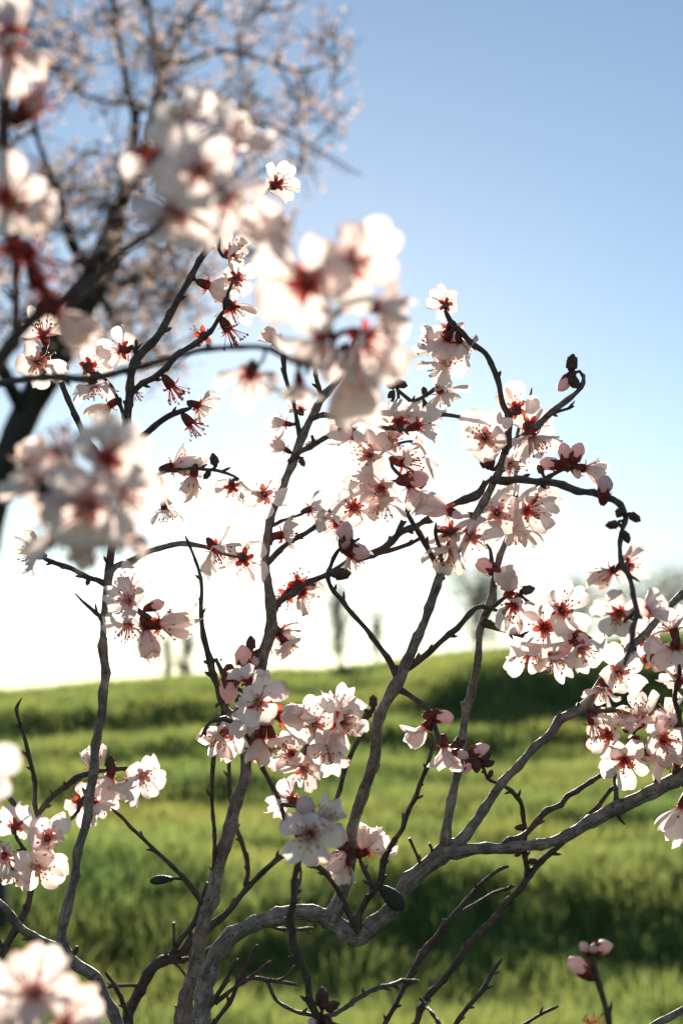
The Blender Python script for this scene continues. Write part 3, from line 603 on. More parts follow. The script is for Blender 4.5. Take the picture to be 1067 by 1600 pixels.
C.br([(186, 798, 8), (215, 770, 6), (240, 745, 6), (262, 735, 5), (296, 731, 5), (321, 734, 5), (341, 736, 5), (366, 745, 4), (395, 765, 3)], None, 0.88); C.br([(84, 572, 6), (76, 570, 5), (70, 560, 4), (66, 545, 3)])
C.br([(216, 558, 7), (208, 545, 6), (204, 540, 5)]); C.br([(214, 560, 6), (214, 538, 5), (213, 530, 4)])
# low left stem with the sharp cluster at the edge
Ls = Shoot('almond_branch', 'low forked branch at the left edge with a bright cluster of open blossoms')
Ls.br([(-30, 1570, 11), (3, 1498, 11), (14, 1476, 11), (28, 1447, 11), (42, 1414, 10), (51, 1380, 9), (55, 1340, 8), (57, 1300, 8), (60, 1276, 9), (68, 1262, 9), (82, 1245, 9), (107, 1228, 9), (132, 1211, 8), (157, 1205, 7), (183, 1203, 6), (202, 1199, 5)], 0.90, 0.91, ground=(-0.28, 0.9))
Ls.br([(59, 1280, 8), (57, 1256, 7), (51, 1214, 7), (42, 1165, 6), (34, 1135, 6), (27, 1109, 5), (35, 1091, 3)]); Ls.br([(56, 1325, 8), (48, 1293, 8), (37, 1276, 8), (17, 1253, 8), (0, 1228, 8), (-40, 1180, 6)])
Ls.br([(52, 1370, 7), (44, 1342, 7), (34, 1321, 6), (25, 1302, 5)], None, 0.88); Ls.br([(46, 1345, 6), (30, 1350, 5), (12, 1352, 4)], None, 0.88); Ls.br([(104, 1292, 3), (112, 1280, 5), (122, 1268, 5)], 0.92, 0.92, nodes=False)
Ls.br([(190, 1202, 4), (205, 1206, 4), (215, 1210, 3)]); Ls.br([(80, 1247, 5), (82, 1240, 4), (78, 1233, 3)])
# diagonal shoots on the lower right
S1 = Shoot('almond_branch', 'thin brown shoot leaning right below the big fork, split into two bare tips')
S1.br([(560, 1690, 8), (600, 1602, 7), (621, 1563, 7), (637, 1532, 8), (643, 1518, 10), (660, 1495, 10), (682, 1464, 9), (705, 1433, 8), (733, 1397, 7), (756, 1374, 6), (780, 1360, 5), (796, 1355, 5)], 0.96, 0.94, ground=(0.02, 1.15))
S1.br([(705, 1434, 7), (733, 1417, 6), (761, 1400, 5), (780, 1391, 5), (804, 1384, 4)])
S2 = Shoot('almond_branch', 'long straight bare shoot running diagonally from the bottom centre up to the right cluster')
S2.br([(600, 1690, 11), (648, 1602, 10), (666, 1565, 10), (691, 1532, 10), (722, 1495, 10), (750, 1455, 9), (784, 1416, 10), (809, 1388, 10), (829, 1363, 10), (851, 1341, 9), (874, 1321, 8), (899, 1290, 7), (927, 1265, 7), (955, 1237, 6), (975, 1221, 5)], 0.99, 0.97, ground=(0.04, 1.2))
S2.br([(823, 1370, 9), (821, 1345, 8), (820, 1310, 7), (819, 1284, 7), (816, 1256, 7), (798, 1237, 6), (784, 1228, 5), (764, 1219, 5), (756, 1202, 5), (750, 1192, 4)], None, 0.92)
S2.br([(672, 1562, 5), (662, 1568, 5), (655, 1560, 3)], None, 0.96); S2.br([(668, 1575, 5), (680, 1588, 6), (690, 1610, 6)], 0.93, 0.9, nodes=False)
S8 = Shoot('almond_branch', 'short dark bare twig slanting up from the bottom edge right of centre')
S8.br([(690, 1640, 8), (713, 1600, 7), (727, 1580, 7), (750, 1551, 7), (772, 1515, 6), (784, 1498, 5)], 0.92, 0.92, ground=(0.06, 1.05))
S9 = Shoot('almond_branch', 'stub of bare twig at the bottom edge, left of the blurred bud stalk')
S9.br([(780, 1625, 5), (818, 1600, 5), (846, 1585, 5), (874, 1574, 4)], 0.93, 0.93, ground=(0.09, 1.05))
S7 = Shoot('almond_branch', 'soft dark stalk at lower right tipped with pink buds')
S7.br([(965, 1680, 9), (951, 1600, 9), (944, 1571, 9), (933, 1537, 9), (924, 1500, 8), (919, 1485, 6)], 0.70, 0.69, ground=(0.15, 0.72))
S10 = Shoot('almond_branch', 'thick bare branch cut by the bottom right corner')
S10.br([(985, 1640, 11), (1023, 1600, 11), (1048, 1588, 11), (1067, 1577, 11), (1120, 1550, 10), (1200, 1500, 7)], 0.84, 0.84, ground=(0.2, 0.95), old=True)

# ------------------------------------------------------------------ boughs close to the lens, out of focus on the left
F1 = Shoot('almond_branch', 'dark blurred bough in the upper left corner, forking towards the big soft blossom')
F1.br([(-150, 760, 26), (-60, 630, 24), (0, 563, 22), (28, 524, 22), (70, 484, 19), (112, 459, 17), (157, 431, 14), (197, 390, 11), (242, 357, 10), (275, 320, 8), (300, 285, 6)], 0.465, 0.455, old=False, ground=(-0.45, 0.5))
F1.br([(28, 524, 16), (25, 507, 13), (22, 456, 12), (21, 400, 13), (20, 340, 14), (13, 250, 18), (11, 190, 20), (15, 132, 20), (18, 80, 14)], None, 0.44)
F3 = Shoot('almond_branch', 'thin blurred twig crossing the left half level with the white glow')
F3.br([(-140, 640, 12), (-60, 610, 11), (0, 599, 11), (84, 590, 11), (141, 590, 13), (197, 580, 10), (253, 563, 10), (300, 551, 10), (333, 547, 9), (372, 543, 9), (417, 546, 9), (451, 562, 10), (485, 568, 10), (500, 578, 8), (514, 576, 9), (521, 562, 10), (520, 530, 10), (510, 480, 8), (505, 430, 6)], 0.64, 0.46, ground=(-0.45, 0.55))
F3.br([(415, 545, 6), (412, 560, 5), (400, 580, 5)])
F4 = Shoot('almond_branch', 'stout blurred twig entering mid left, hidden by a large soft blossom cluster')
F4.br([(-150, 800, 20), (-60, 775, 18), (0, 766, 17), (40, 762, 16), (80, 760, 16), (110, 765, 14), (135, 770, 10)], 0.475, 0.465, ground=(-0.45, 0.45))
F9 = Shoot('almond_branch', 'blurred blossoms close to the lens in the bottom left corner')
F9.br([(40, 1750, 12), (45, 1660, 11), (50, 1600, 10), (54, 1575, 9), (56, 1560, 8)], 0.465, 0.46, ground=(-0.2, 0.5)); F9.br([(48, 1630, 9), (80, 1620, 8), (100, 1612, 6)])
F10 = Shoot('almond_branch', 'blurred blossom edge peeking in at the left border below the horizon')
F10.br([(-150, 1330, 9), (-90, 1250, 8), (-45, 1205, 7)], 0.46, 0.46, ground=(-0.4, 0.5))
MID = [A, B, V_, Q, Rr, C, Ls, S1, S2, S8, S9, S10]; FAR = []
NEAR = [F1, F3, F4, F9, F10, R8, S7]
for s in MID + NEAR: s.build()

# ------------------------------------------------------------------ blossoms: px, py, facing (right, up, towards camera), kind, size
def fl(shoots, rows, sc=1.0):
    for r in rows:
        r = (list(r) + ['o', 1.0][len(r) - 5:] if len(r) < 7 else list(r)); r[6] *= sc
        k = r[5] if len(r) > 5 else 'o'
        fn = bud if k in 'bd' else flower
        dist = fn(shoots, *r)
        if dist > 48: print('FAR FROM BRANCH', r[:2], round(dist))
fl([C], [
 (432, 288, .4, .4, -.6, 'o', .85), (362, 396, .5, .1, .6), (326, 446, .9, -.3, -.2, 'h'), (370, 434, .2, .3, -.8, 'o', .8), (362, 480, .4, -.5, -.6, 'o', .9), (357, 515, .5, -.8, 0, 'n'), (318, 525, -.2, .2, -.9, 'n'),
 (70, 524, 0, .7, .6, 'o', .9), (60, 566, .4, -.1, .7), (140, 572, .25, .2, -.9, 'o', .95), (192, 546, -.6, .15, -.6, 'o', .85), (146, 602, .1, -.85, .3), (172, 634, -.7, -.6, 0, 'h', .9), (268, 604, .6, -.8, 0, 'n'), (210, 612, .3, -.6, -.5, 'n', .7),
 (310, 634, .7, -.3, -.4, 'o', .85), (298, 662, .6, -.7, .1, 'n'), (270, 730, .8, .15, -.2, 'h'), (303, 742, -.2, -.9, -.1, 'h', .8), (248, 764, -.2, -.8, .3, 'o', .8), (258, 795, .2, -.9, -.1, 'o', .75),
 (362, 761, -.1, -.45, -.8, 'o', .85), (412, 773, .1, .1, .95, 'o', .9), (336, 856, .5, -.6, .3), (381, 873, .1, -.3, -.85, 'o', 1.05), (202, 938, -.2, .3, .9, 'o', 1.0), (200, 976, -.1, -.8, .5), (250, 975, .9, .1, .15, 'h', 1.05), (200, 920, -.1, .7, -.5), (228, 982, .2, -.9, -.1, 'h'),
 (56, 866, -.8, .1, -.35), (246, 945, .8, .3, .2, 'b'), (138, 909, -.2, -.8, .2, 'd', .6), (335, 719, -.2, .9, .1, 'd', 1.1), (324, 742, -.5, -.6, .1, 'd', .8),
])
fl([B], [
 (430, 536, -.4, .6, .2, 'h', .6), (446, 662, -.9, .1, .2, 'h', .6), (470, 640, -.3, .7, -.5, 'o', .5), (446, 702, -.8, .5, 0, 'h', .6), (490, 690, .2, -.7, -.3, 'o', .45), (472, 722, .4, -.7, .2, 'd', .8), (484, 796, .7, .2, -.4, 'o', .75), (441, 836, .85, .1, .1, 'o', 1.0),
 (466, 912, .1, .3, -.9, 'n', 1.1), (450, 928, -.3, -.3, -.8, 'n', 1.1), (472, 925, .5, -.4, -.7, 'o', .95), (436, 988, .5, -.4, -.45, 'o', .9), (445, 1004, .5, -.8, .2, 'o', .8),
 (381, 1026, -.1, .95, .1, 'b', 1.6), (392, 1006, 0, 1, .1, 'd', 1.3), (398, 1032, .3, -.7, .3, 'b', .8),
 (577, 712, -.3, .1, .9, 'o', 1.15), (608, 690, .2, .3, .7, 'o', 1.05), (624, 660, 0, .6, -.6), (552, 680, -.7, .2, .1, 'h', .9), (652, 666, .7, .2, -.25, 'o', .95), (630, 722, .7, -.2, .4, 'o', 1.1), (570, 738, -.3, -.8, .3), (596, 762, -.2, -.3, .6, 'o', .9), (600, 784, -.1, -.75, .4),
 (652, 748, .8, .1, .3, 'b', 1.5), (553, 793, -.1, .2, .95, 'o', 1.0), (527, 818, -.5, -.1, .6, 'o', .8), (640, 760, .4, -.8, 0, 'h', .8),
 (690, 574, -.4, -.5, .35), (674, 545, -.7, .3, .1, 'o', .9), (697, 556, .1, -.2, .85, 'o', 1.0), (690, 612, .4, -.7, -.2, 'o', .9), (665, 640, .2, -.8, -.3, 'o', .85), (663, 612, -.2, .9, 0, 'd', .8), (612, 603, -.8, .1, 0, 'd', .9), (626, 600, .6, -.2, .2, 'd', 1.1), (611, 616, -.5, -.7, 0, 'd', .8), (720, 548, .8, 0, -.2, 'o', .7),
])
fl([A], [
 (540, 832, .1, .95, .2, 'b', 1.4), (562, 862, .7, -.3, .2, 'b', 1.3), (550, 868, .4, -.8, -.3, 'o', .85), (533, 897, .9, .1, .2, 'd', 1.5), (540, 850, -.1, .6, .3, 'b', .9),
 (699, 798, -.85, .35, .1, 'c', 1.05), (702, 830, -.3, .1, -.85, 'o', .9), (737, 838, .3, -.3, .8), (700, 858, -.3, -.6, .5, 'h', .9), (757, 884, -.6, .3, 0, 'b', 1.4), (776, 802, -.1, .1, .95, 'o', 1.15), (822, 798, .4, -.1, .7, 'o', 1.0), (806, 822, .1, -.9, .1), (832, 780, .7, -.1, -.5, 'o', .95),
 (757, 684, -.15, .1, .95, 'o', 1.15), (806, 638, -.1, .4, -.8, 'o', .95), (828, 664, .5, .1, -.7, 'o', .95), (830, 682, .3, -.8, .2), (796, 726, .55, -.1, .5, 'o', 1.1), (757, 723, -.5, .7, 0, 'd', 1.2), (768, 715, 0, .9, .1, 'b', .7),
 (696, 476, 0, .3, -.95, 'o', .75), (702, 514, -.1, -.5, -.7, 'o', .8), (718, 535, .3, -.8, -.3, 'o', .8), (698, 530, -.3, -.5, -.5, 'o', .8),
 (856, 724, -.95, .15, 0, 'b', 1.2), (881, 707, -.1, .95, 0, 'b', 1.3), (901, 706, .45, .9, 0, 'b', 1.3), (888, 728, 0, -.1, 1, 'd', 1.0), (900, 738, .4, -.9, 0, 'b', .9), (913, 732, .9, -.15, 0, 'h', .85), (844, 734, -.4, .7, 0, 'd', .9),
 (945, 759, .1, .95, .2, 'b', 1.2), (990, 808, .8, -.5, 0, 'd', 1.0), (957, 820, -.95, -.1, 0, 'd', 1.0), (978, 839, .3, -.9, 0, 'd', .9), (968, 800, -.3, -.2, .5, 'd', 1.1),
 (978, 882, .5, .1, -.7, 'o', .8, .012), (955, 892, -.7, -.5, -.3, 'h', .8, .012), (966, 958, -.4, -.1, .6, 'o', .85, .03), (1008, 955, .6, .3, -.2, 'o', .85, .03), (966, 1050, -.1, -.05, .95, 'o', 1.15), (1015, 1028, .5, .2, .6, 'o', 1.05), (940, 1075, -.3, -.7, .4, 'o', .9),
 (893, 568, .1, .95, 0, 'd', 1.4), (881, 600, -.5, -.6, .1, 'b', 1.1), (896, 597, .3, -.5, .5, 'd', 1.3),
 (850, 980, -.1, .1, .95, 'o', 1.15), (876, 954, .3, .4, .85, 'o', 1.05), (803, 946, -.3, -.5, .6), (795, 922, -.1, .6, .6, 'c', .95), (828, 1018, -.25, -.5, .8, 'o', 1.1), (864, 1028, .2, -.7, .6), (907, 1014, .3, -.4, .8, 'o', .95), (880, 1010, -.5, -.5, .4, 'b', 1.5), (884, 992, -.4, .3, .5, 'b', 1.1), (909, 998, .3, -.3, .4, 'b', 1.0), (823, 922, .8, .2, .1, 'd', 1.2), (790, 976, .2, .4, .6, 'd', 1.2), (762, 975, -.95, .1, .1, 'd', 1.2),
 (1008, 998, 0, .3, -.8, 'o', .9), (1052, 985, -.1, .7, -.3), (1054, 1012, -.1, -.8, -.2), (1060, 1065, .3, .5, -.5, 'o', .9), (1046, 1124, -.5, .5, -.5, 'o', .95), (926, 1130, .3, -.9, 0, 'n', 1.0), (975, 1187, -.2, -.3, .9, 'o', 1.0), (950, 1148, -.5, .1, .65, 'o', 1.05), (1000, 1120, -.2, .6, .4, 'o', 1.1), (1035, 1156, .3, .1, .8, 'o', 1.0), (1045, 1178, .2, -.8, .3, 'o', 1.0), (1016, 1181, .8, -.3, .2, 'b', 1.3), (994, 1168, 0, -.3, .9, 'b', 1.5), (975, 1128, -.2, .8, .1, 'o', .9), (1066, 1262, -.3, -.9, .1, 'h', 1.2),
 (692, 1120, .95, -.1, .1, 'b', 1.3), (664, 1136, -.65, -.7, .2, 'c', .85), (694, 1166, .1, -.95, .1, 'c', .85), (717, 1163, .5, .8, 0, 'd', 1.7), (722, 1179, .6, -.1, .7, 'b', .9),
 (564, 1326, .35, .9, .2, 'c', .8), (574, 1328, .8, .5, .1, 'h', .9), (540, 1330, -.6, -.5, .2, 'h', .9), (540, 1349, -.1, -.95, .2, 'h', .8), (538, 1310, 0, 1, .1, 'b', 1.0), (534, 1322, -.5, .5, .3, 'd', 1.3),
 (404, 1097, .2, .3, .9, 'o', 1.05, -.02), (390, 1066, -.1, .7, -.5, 'o', .95), (384, 1116, -.1, -.5, -.75, 'o', .9, -.02), (360, 1142, .1, -.2, .8, 'o', .95, .03), (345, 1150, -.4, -.5, .5, 'o', .8, .03), (425, 1152, .2, -.9, .2, 'o', .95), (408, 1152, -.2, -.85, .2, 'h', .8), (442, 1118, .5, .1, .8, 'c', 1.0, -.02),
 (490, 1130, .1, .45, .85, 'o', 1.0), (535, 1128, .45, .1, .85, 'o', 1.15), (528, 1104, .2, .75, -.4, 'o', .95), (513, 1168, 0, -.55, .8, 'o', 1.0), (506, 1146, .1, -.3, -.9, 'o', .8), (476, 1202, 0, -.35, .9, 'o', 1.0), (456, 1178, -.4, .5, .75, 'o', .9), (456, 1250, -.6, .2, -.4, 'o', .9),
])
fl([V_], [(358, 1078, 0, -.97, .1, 'b', 1.7), (400, 1122, .3, -.4, .3, 'b', 1.1), (418, 1130, .5, .3, .4, 'b', 1.0)])
fl([Q], [(583, 1097, 0, 1, 0, 'd', 1.2), (575, 1114, -.6, .6, 0, 'd', .9), (588, 1112, .8, .3, 0, 'd', .7)])
fl([S2], [(750, 1172, .9, .4, .1, 'b', 1.3), (728, 1196, -.2, -.9, .2, 'b', 1.1), (744, 1196, 0, -.6, .6, 'd', 1.3), (758, 1181, .4, .9, .1, 'd', 1.3), (763, 1193, .8, .3, .1, 'd', 1.0), (766, 1209, .3, .9, 0, 'd', .7), (812, 1293, -.9, 0, .1, 'd', .9), (831, 1346, .9, .2, .1, 'd', .9), (810, 1332, -.6, -.6, .1, 'd', .9)])
fl([A], [(951, 1203, .7, .6, .1, 'd', 1.3)])
fl([Ls], [
 (25, 1291, .05, .15, -.95, 'o', .85), (75, 1310, .2, .3, .9, 'o', 1.05), (62, 1350, .4, .05, .9, 'o', 1.05), (8, 1336, .1, .2, .9, 'o', .95), (18, 1357, -.1, -.8, .4, 'o', .85), (126, 1253, -.2, .05, -.95, 'o', .95), (150, 1256, .4, -.5, .3, 'o', .85), (173, 1212, -.25, -.95, .1, 'h', 1.0), (203, 1220, -.4, -.9, .2, 'h', .85), (224, 1212, .35, -.1, .8, 'o', .95), (147, 1202, 0, .9, -.2, 'h', .9), (172, 1192, .2, .95, 0, 'd', 1.2),
])
fl([R8], [(484, 1303, 0, .05, 1, 'o', 1.0), (477, 1262, -.1, .9, .2, 'b', 1.3), (498, 1285, .4, .7, .1, 'o', .85), (503, 1560, 0, 1, .1, 'd', 1.5), (519, 1572, .9, .4, 0, 'd', 1.1), (489, 1597, -.7, .3, .3, 'b', .6), (511, 1594, .2, -.1, 1, 'd', 1.1)])
fl([S7], [(902, 1509, -.7, .6, .1, 'b', 1.15), (912, 1480, -.4, .8, .2, 'b', .65), (942, 1480, .95, .25, .1, 'b', .95), (926, 1483, 0, .4, .8, 'b', .6), (930, 1614, -.2, .9, .1, 'n', .8)])
# near, out of focus
fl([F1], [
 (312, 266, .1, 0, .95, 'o', 1.05, -.022), (243, 250, -.45, .2, .8, 'o', .95), (296, 200, -.1, .7, .5, 'o', .95), (362, 222, .65, .4, .3, 'o', .95), (278, 330, -.3, -.75, .3, 'o', .95), (352, 310, .5, -.6, .4, 'o', .9),
 (8, 310, .55, .1, .5, 'o', 1.0), (40, 330, .7, -.4, .2, 'o', .8), (15, 75, .3, -.5, .3, 'o', .9), (20, 50, -.1, .8, -.1, 'o', .9), (45, 165, .6, .5, .2, 'n', 1.1), (52, 165, .6, .4, .3, 'b', 1.2), (48, 400, .5, -.5, -.5, 'n', 1.2), (60, 445, .4, -.8, .1, 'n', 1.0), (90, 490, .7, -.6, -.1, 'h', .85), (20, 390, -.4, -.3, .5, 'n', 1.0),
], 0.86)
fl([F3], [
 (480, 445, -.2, -.05, .95, 'o', 1.1, -.018), (547, 410, .25, .2, .9, 'o', 1.05, -.014), (432, 385, -.3, .85, .1, 'o', 1.0), (500, 535, -.3, -.7, .4, 'o', .95), (568, 530, .5, -.4, .6, 'o', 1.05), (550, 575, .1, -.95, .15, 'h', 1.15), (590, 480, .8, -.1, .2, 'o', .85),
 (392, 585, -.1, -.6, -.6, 'o', .85), (468, 600, .1, -.9, -.1, 'o', .7),
], 0.86)
fl([F4], [
 (62, 745, -.5, .4, .5, 'o', .9), (168, 718, .3, .4, .85, 'o', 1.05, -.014), (100, 705, -.3, .75, .45, 'o', 1.05), (140, 790, .1, -.2, .95, 'o', 1.05, -.016), (105, 825, -.2, -.8, .4, 'o', 1.0), (165, 828, .35, -.85, .1, 'o', 1.0), (190, 770, .85, -.1, .2, 'o', 1.0), (100, 775, 0, -.4, .9, 'd', 1.6, -.02), (78, 768, -.4, .1, .9, 'd', 1.6, -.016), (85, 800, -.4, -.5, .7, 'b', .9, -.014),
], 0.86)
fl([F9], [(55, 1552, .05, .7, .55, 'o', .95), (104, 1600, .5, .6, .4, 'o', .9), (15, 1605, -.4, .6, .5, 'o', .85)], 0.86)
fl([F10], [(-34, 1197, .3, .1, .9, 'o', .9)], 0.86)

# ------------------------------------------------------------------ dry hulls left from last year
def hull(shoot, a, b, w, seed, hook):
    """a: stalk end, b: tip (px); a flattened drop-shaped husk with a seam"""
    q = shoot.near(*a); d = q[2] - 0.006; pa, pb = P(a[0], a[1], d), P(b[0], b[1], d)
    ax = (pb - pa); L = ax.length; R = w / F * d / 2
    V = []; Fc = []; random.seed(seed)
    path = [(Vector((hook * R * math.sin(t * 3.1), 0, t * L)), R * r) for t, r in ((-0.04, .22), (0.04, .4), (.18, .68), (.4, .95), (.62, 1.0), (.8, .86), (.92, .55), (.985, .2), (1.0, .05))]
    add_tube(V, Fc, path, 14, 0.03)
    for v in V:
        v.y *= 0.72
        an = math.atan2(v.y, v.x)
        if abs(an) < 0.3: v.x *= 0.86                                              # seam
    base = shoot.root.location
    e = empty('dry_hull', (0, 0, 0), shoot.root); e.matrix_basis = Matrix.Translation(-base) @ frame(pa, ax, 0.6)
    link('husk', mesh_from('husk', V, Fc, [M_HULL]), e)
    st = stalk(e, Vector((0, 0, 0)), pa, -ax.normalized(), q[3], 0.0016, 0.0018); st.matrix_basis = fm_inv(e.matrix_basis, base)
hull(A, (594, 1386), (630, 1422), 30, 4, 0.15); hull(B, (268, 1374), (234, 1378), 20, 5, -0.5)
random.seed(21)

# ------------------------------------------------------------------ big blossoming tree behind, upper left
TD = 8.6
def build_tree():
    base = P(-12, 1540, TD); base.z = ground_z(base.x, base.y) - 0.05
    root = empty('almond_tree', base)
    tag(root, 'large dark almond tree in pale blossom, blurred behind the upper left corner', 'tree')
    sk = []                                                                        # skeleton nodes (pos, radius)
    def limb(pts, name='branch', add=True, sides=10):
        path = [(P(x, y, TD + dz), w * (0.9 if w > 45 else 0.7) / F * TD / 2) for x, y, w, dz in pts]
        if name == 'trunk': path = [(base.copy(), path[0][1] * 1.25)] + path
        fine = catmull(path, 0.05); V = []; Fc = []
        pth = []
        for i, (p, r) in enumerate(fine):
            wob = Vector((mnoise.noise(p * 3.0), mnoise.noise(p * 3.0 + Vector((9, 9, 9))), 0)) * min(0.03, r * 0.5)
            pth.append((p + wob - base, r * (1 + 0.15 * mnoise.noise(p * 6))))
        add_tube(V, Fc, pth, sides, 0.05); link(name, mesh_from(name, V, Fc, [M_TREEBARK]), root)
        if add: sk.extend([(p + base, r) for p, r in pth])
    limb([(-14, 1480, 80, 0), (-44, 1250, 76, 0), (-56, 1060, 72, 0), (-42, 930, 66, 0), (-22, 830, 60, 0), (4, 740, 56, 0), (42, 650, 54, 0), (95, 545, 58, 0), (140, 450, 56, 0), (172, 380, 50, 0.05), (186, 320, 36, 0.1)], 'trunk', sides=14)
    limb([(20, 740, 50, 0), (-30, 700, 46, .1), (-120, 620, 40, .3), (-210, 480, 30, .5), (-250, 330, 20, .6), (-260, 180, 10, .6)]); limb([(48, 650, 40, 0), (10, 590, 34, -.2), (-40, 480, 28, -.4), (-70, 330, 20, -.5), (-60, 180, 12, -.5)])
    limb([(186, 330, 34, .1), (205, 250, 26, .15), (212, 185, 22, .2), (200, 150, 20, .2), (194, 110, 15, .2), (183, 42, 11, .2), (170, -60, 7, .2), (160, -150, 4, .2)])
    limb([(186, 330, 34, .1), (225, 240, 28, 0), (247, 152, 26, -.1), (253, 98, 24, -.1), (236, 40, 14, -.2), (225, -40, 9, -.2), (215, -140, 4, -.3)])
    limb([(253, 98, 18, -.1), (300, 95, 13, -.1), (345, 80, 10, -.1), (400, 90, 8, -.1), (460, 110, 6, -.1), (520, 100, 4, -.1)], sides=7); limb([(212, 185, 14, .2), (220, 163, 11, .3), (170, 160, 9, .5), (120, 140, 7, .7), (70, 90, 5, .8)], sides=7)
    limb([(150, 430, 30, 0), (110, 380, 22, -.3), (90, 300, 16, -.6), (60, 220, 11, -.8), (40, 120, 7, -.9)]); limb([(140, 450, 28, 0), (200, 440, 20, .3), (250, 400, 15, .5), (300, 340, 11, .7), (350, 280, 8, .8), (390, 200, 5, .9)])
    limb([(253, 110, 16, -.1), (290, 40, 11, -.3), (330, -20, 8, -.4), (380, -90, 5, -.5)], sides=7); limb([(225, 245, 15, 0), (300, 215, 10, -.4), (370, 190, 8, -.6), (430, 200, 6, -.7), (500, 235, 4, -.7), (565, 275, 3, -.7)], sides=7)
    limb([(150, 440, 20, 0), (175, 500, 13, .4), (210, 540, 10, .6), (260, 545, 7, .7), (310, 520, 5, .8)], sides=7)
    rnd = random.Random(77); flowers = []; spur = []
    def twig(a, ra, b, sag):
        n = max(3, int((b - a).length / 0.12)); pts = []
        for i in range(n + 1):
            t = i / n; p = a.lerp(b, t) + Vector((rnd.gauss(0, .02), rnd.gauss(0, .02), rnd.gauss(0, .02) - sag * t * t)) * (1 if i else 0)
            pts.append((p, ra * (1 - 0.75 * t)))
        V = []; Fc = []; add_tube(V, Fc, [(p - base, max(r, 0.0032)) for p, r in pts], 5, 0.1)
        for i in range(1, n):
            for q in range(5):                                                     # short flowering spurs
                d = Vector((rnd.gauss(0, 1), rnd.gauss(0, 1), rnd.gauss(0, 1) + 0.4)).normalized() * rnd.uniform(.06, .3); p = pts[i][0] - base
                add_tube(V, Fc, [(p, .004), (p + d * .5 + Vector((0, 0, .01)), .0034), (p + d, .0026)], 4, 0.1); spur.append(p + d + base)
        link('branch', mesh_from('branch', V, Fc, [M_TREEBARK]), root)
        return pts
    targets = []
    while len(targets) < 205:
        u = Vector((rnd.uniform(-1, 1), rnd.uniform(-1, 1), rnd.uniform(-1, 1)))
        if u.length > 1 or u.length < 0.25: continue
        px = 175 + u.x * 390; py = 175 - u.z * 400
        if px > 470 and py > 330: continue
        if py > 420 and px > 330: continue
        targets.append(P(px, py, TD + u.y * 1.5))
    for k in range(85): targets.append(P(rnd.uniform(-40, 340), rnd.uniform(270, 585), TD + rnd.uniform(-.9, 1.2)))
    for k in range(45): targets.append(P(rnd.uniform(-420, -70), rnd.uniform(-120, 420), TD + rnd.uniform(-.9, 1.3)))
    tl = []
    for tg in targets:
        tl.append((min((tg - p).length for p, r in sk), tg))
    tl.sort(key=lambda q: q[0])
    for _, tg in tl:
        d, k = min(((tg - sk[k][0]).length, k) for k in range(len(sk)))
        a, ra = sk[k]; pts = twig(a, min(ra * 0.6, 0.007 + 0.009 * d), tg, 0.05)
        for p, r in pts[1:]: sk.append((p, r))
        m = len(pts)
        for i in range(1, m):
            for q in range(rnd.choice((0, 1, 2))):
                p = pts[i - 1][0].lerp(pts[i][0], rnd.random()) + Vector((rnd.gauss(0, .03), rnd.gauss(0, .03), rnd.gauss(0, .03))); flowers.append(p)
        for q in range(rnd.choice((4, 6, 8))): flowers.append(tg + Vector((rnd.gauss(0, .06), rnd.gauss(0, .06), rnd.gauss(0, .06))))
    for p in spur:
        for q in range(rnd.choice((0, 1, 2, 3, 4))): flowers.append(p + Vector((rnd.gauss(0, .02), rnd.gauss(0, .02), rnd.gauss(0, .02))))
    # blossoms: simple five-petalled cups
    def blossom(V, Fc, mi, uv, m):
        for k in range(5):
            a = 2 * math.pi * k / 5; o = len(V); c, s = math.cos(a), math.sin(a); tx, ty = -s, c
            for (r, w, z, v) in ((0.002, 0.002, 0, 0.05), (0.012, 0.0085, 0.004, .6), (0.021, 0.004, 0.009, 1)):
                for sg in (-1, 1): V.append(m @ Vector((c * r + tx * w * sg, s * r + ty * w * sg, z))); uv.append((0.5 + 0.4 * sg, v))
            Fc.append((o, o + 1, o + 3, o + 2)); Fc.append((o + 2, o + 3, o + 5, o + 4)); mi += [0, 0]
        o = len(V)
        for q in ((0.004, 0, -.001), (-0.002, 0.0035, -.001), (-0.002, -0.0035, -.001), (0, 0, -0.010)): V.append(m @ Vector(q)); uv.append((0, 0))
        for f in ((0, 1, 3), (1, 2, 3), (2, 0, 3)): Fc.append(tuple(o + q for q in f)); mi.append(1)
    V = []; Fc = []; mi = []; uv = []; blossom(V, Fc, mi, uv, Matrix.Identity(4)); bm_ = mesh_from('blossom', V, Fc, [M_TAN, M_SEPAL], mi, uv)
    def rm(p):
        d = Vector((rnd.gauss(0, 1), rnd.gauss(0, 1), rnd.gauss(0, 1) + 0.2)); return frame(p, d, rnd.uniform(0, 6)) @ Matrix.Scale(rnd.uniform(.5, .85), 4)
    def vis(p):
        v = p - CAM; d = v.dot(FV); x = 533.5 + F * v.dot(RV) / d; y = 800 - F * v.dot(UV) / d
        return 0 < x < 1067 and 0 < y < 1600
    flowers.sort(key=lambda p: (not vis(p), (p - CAM).length))
    for p in flowers[:300]: link('blossom', bm_, root, Matrix.Translation(-base) @ rm(p))
    V = []; Fc = []; mi = []; uv = []
    for p in flowers[300:]: blossom(V, Fc, mi, uv, Matrix.Translation(-base) @ rm(p))
    tag(link('blossom_mass', mesh_from('blossom_mass', V, Fc, [M_TAN, M_SEPAL], mi, uv), root), kind='stuff')
    print('tree blossoms', len(flowers))
build_tree()

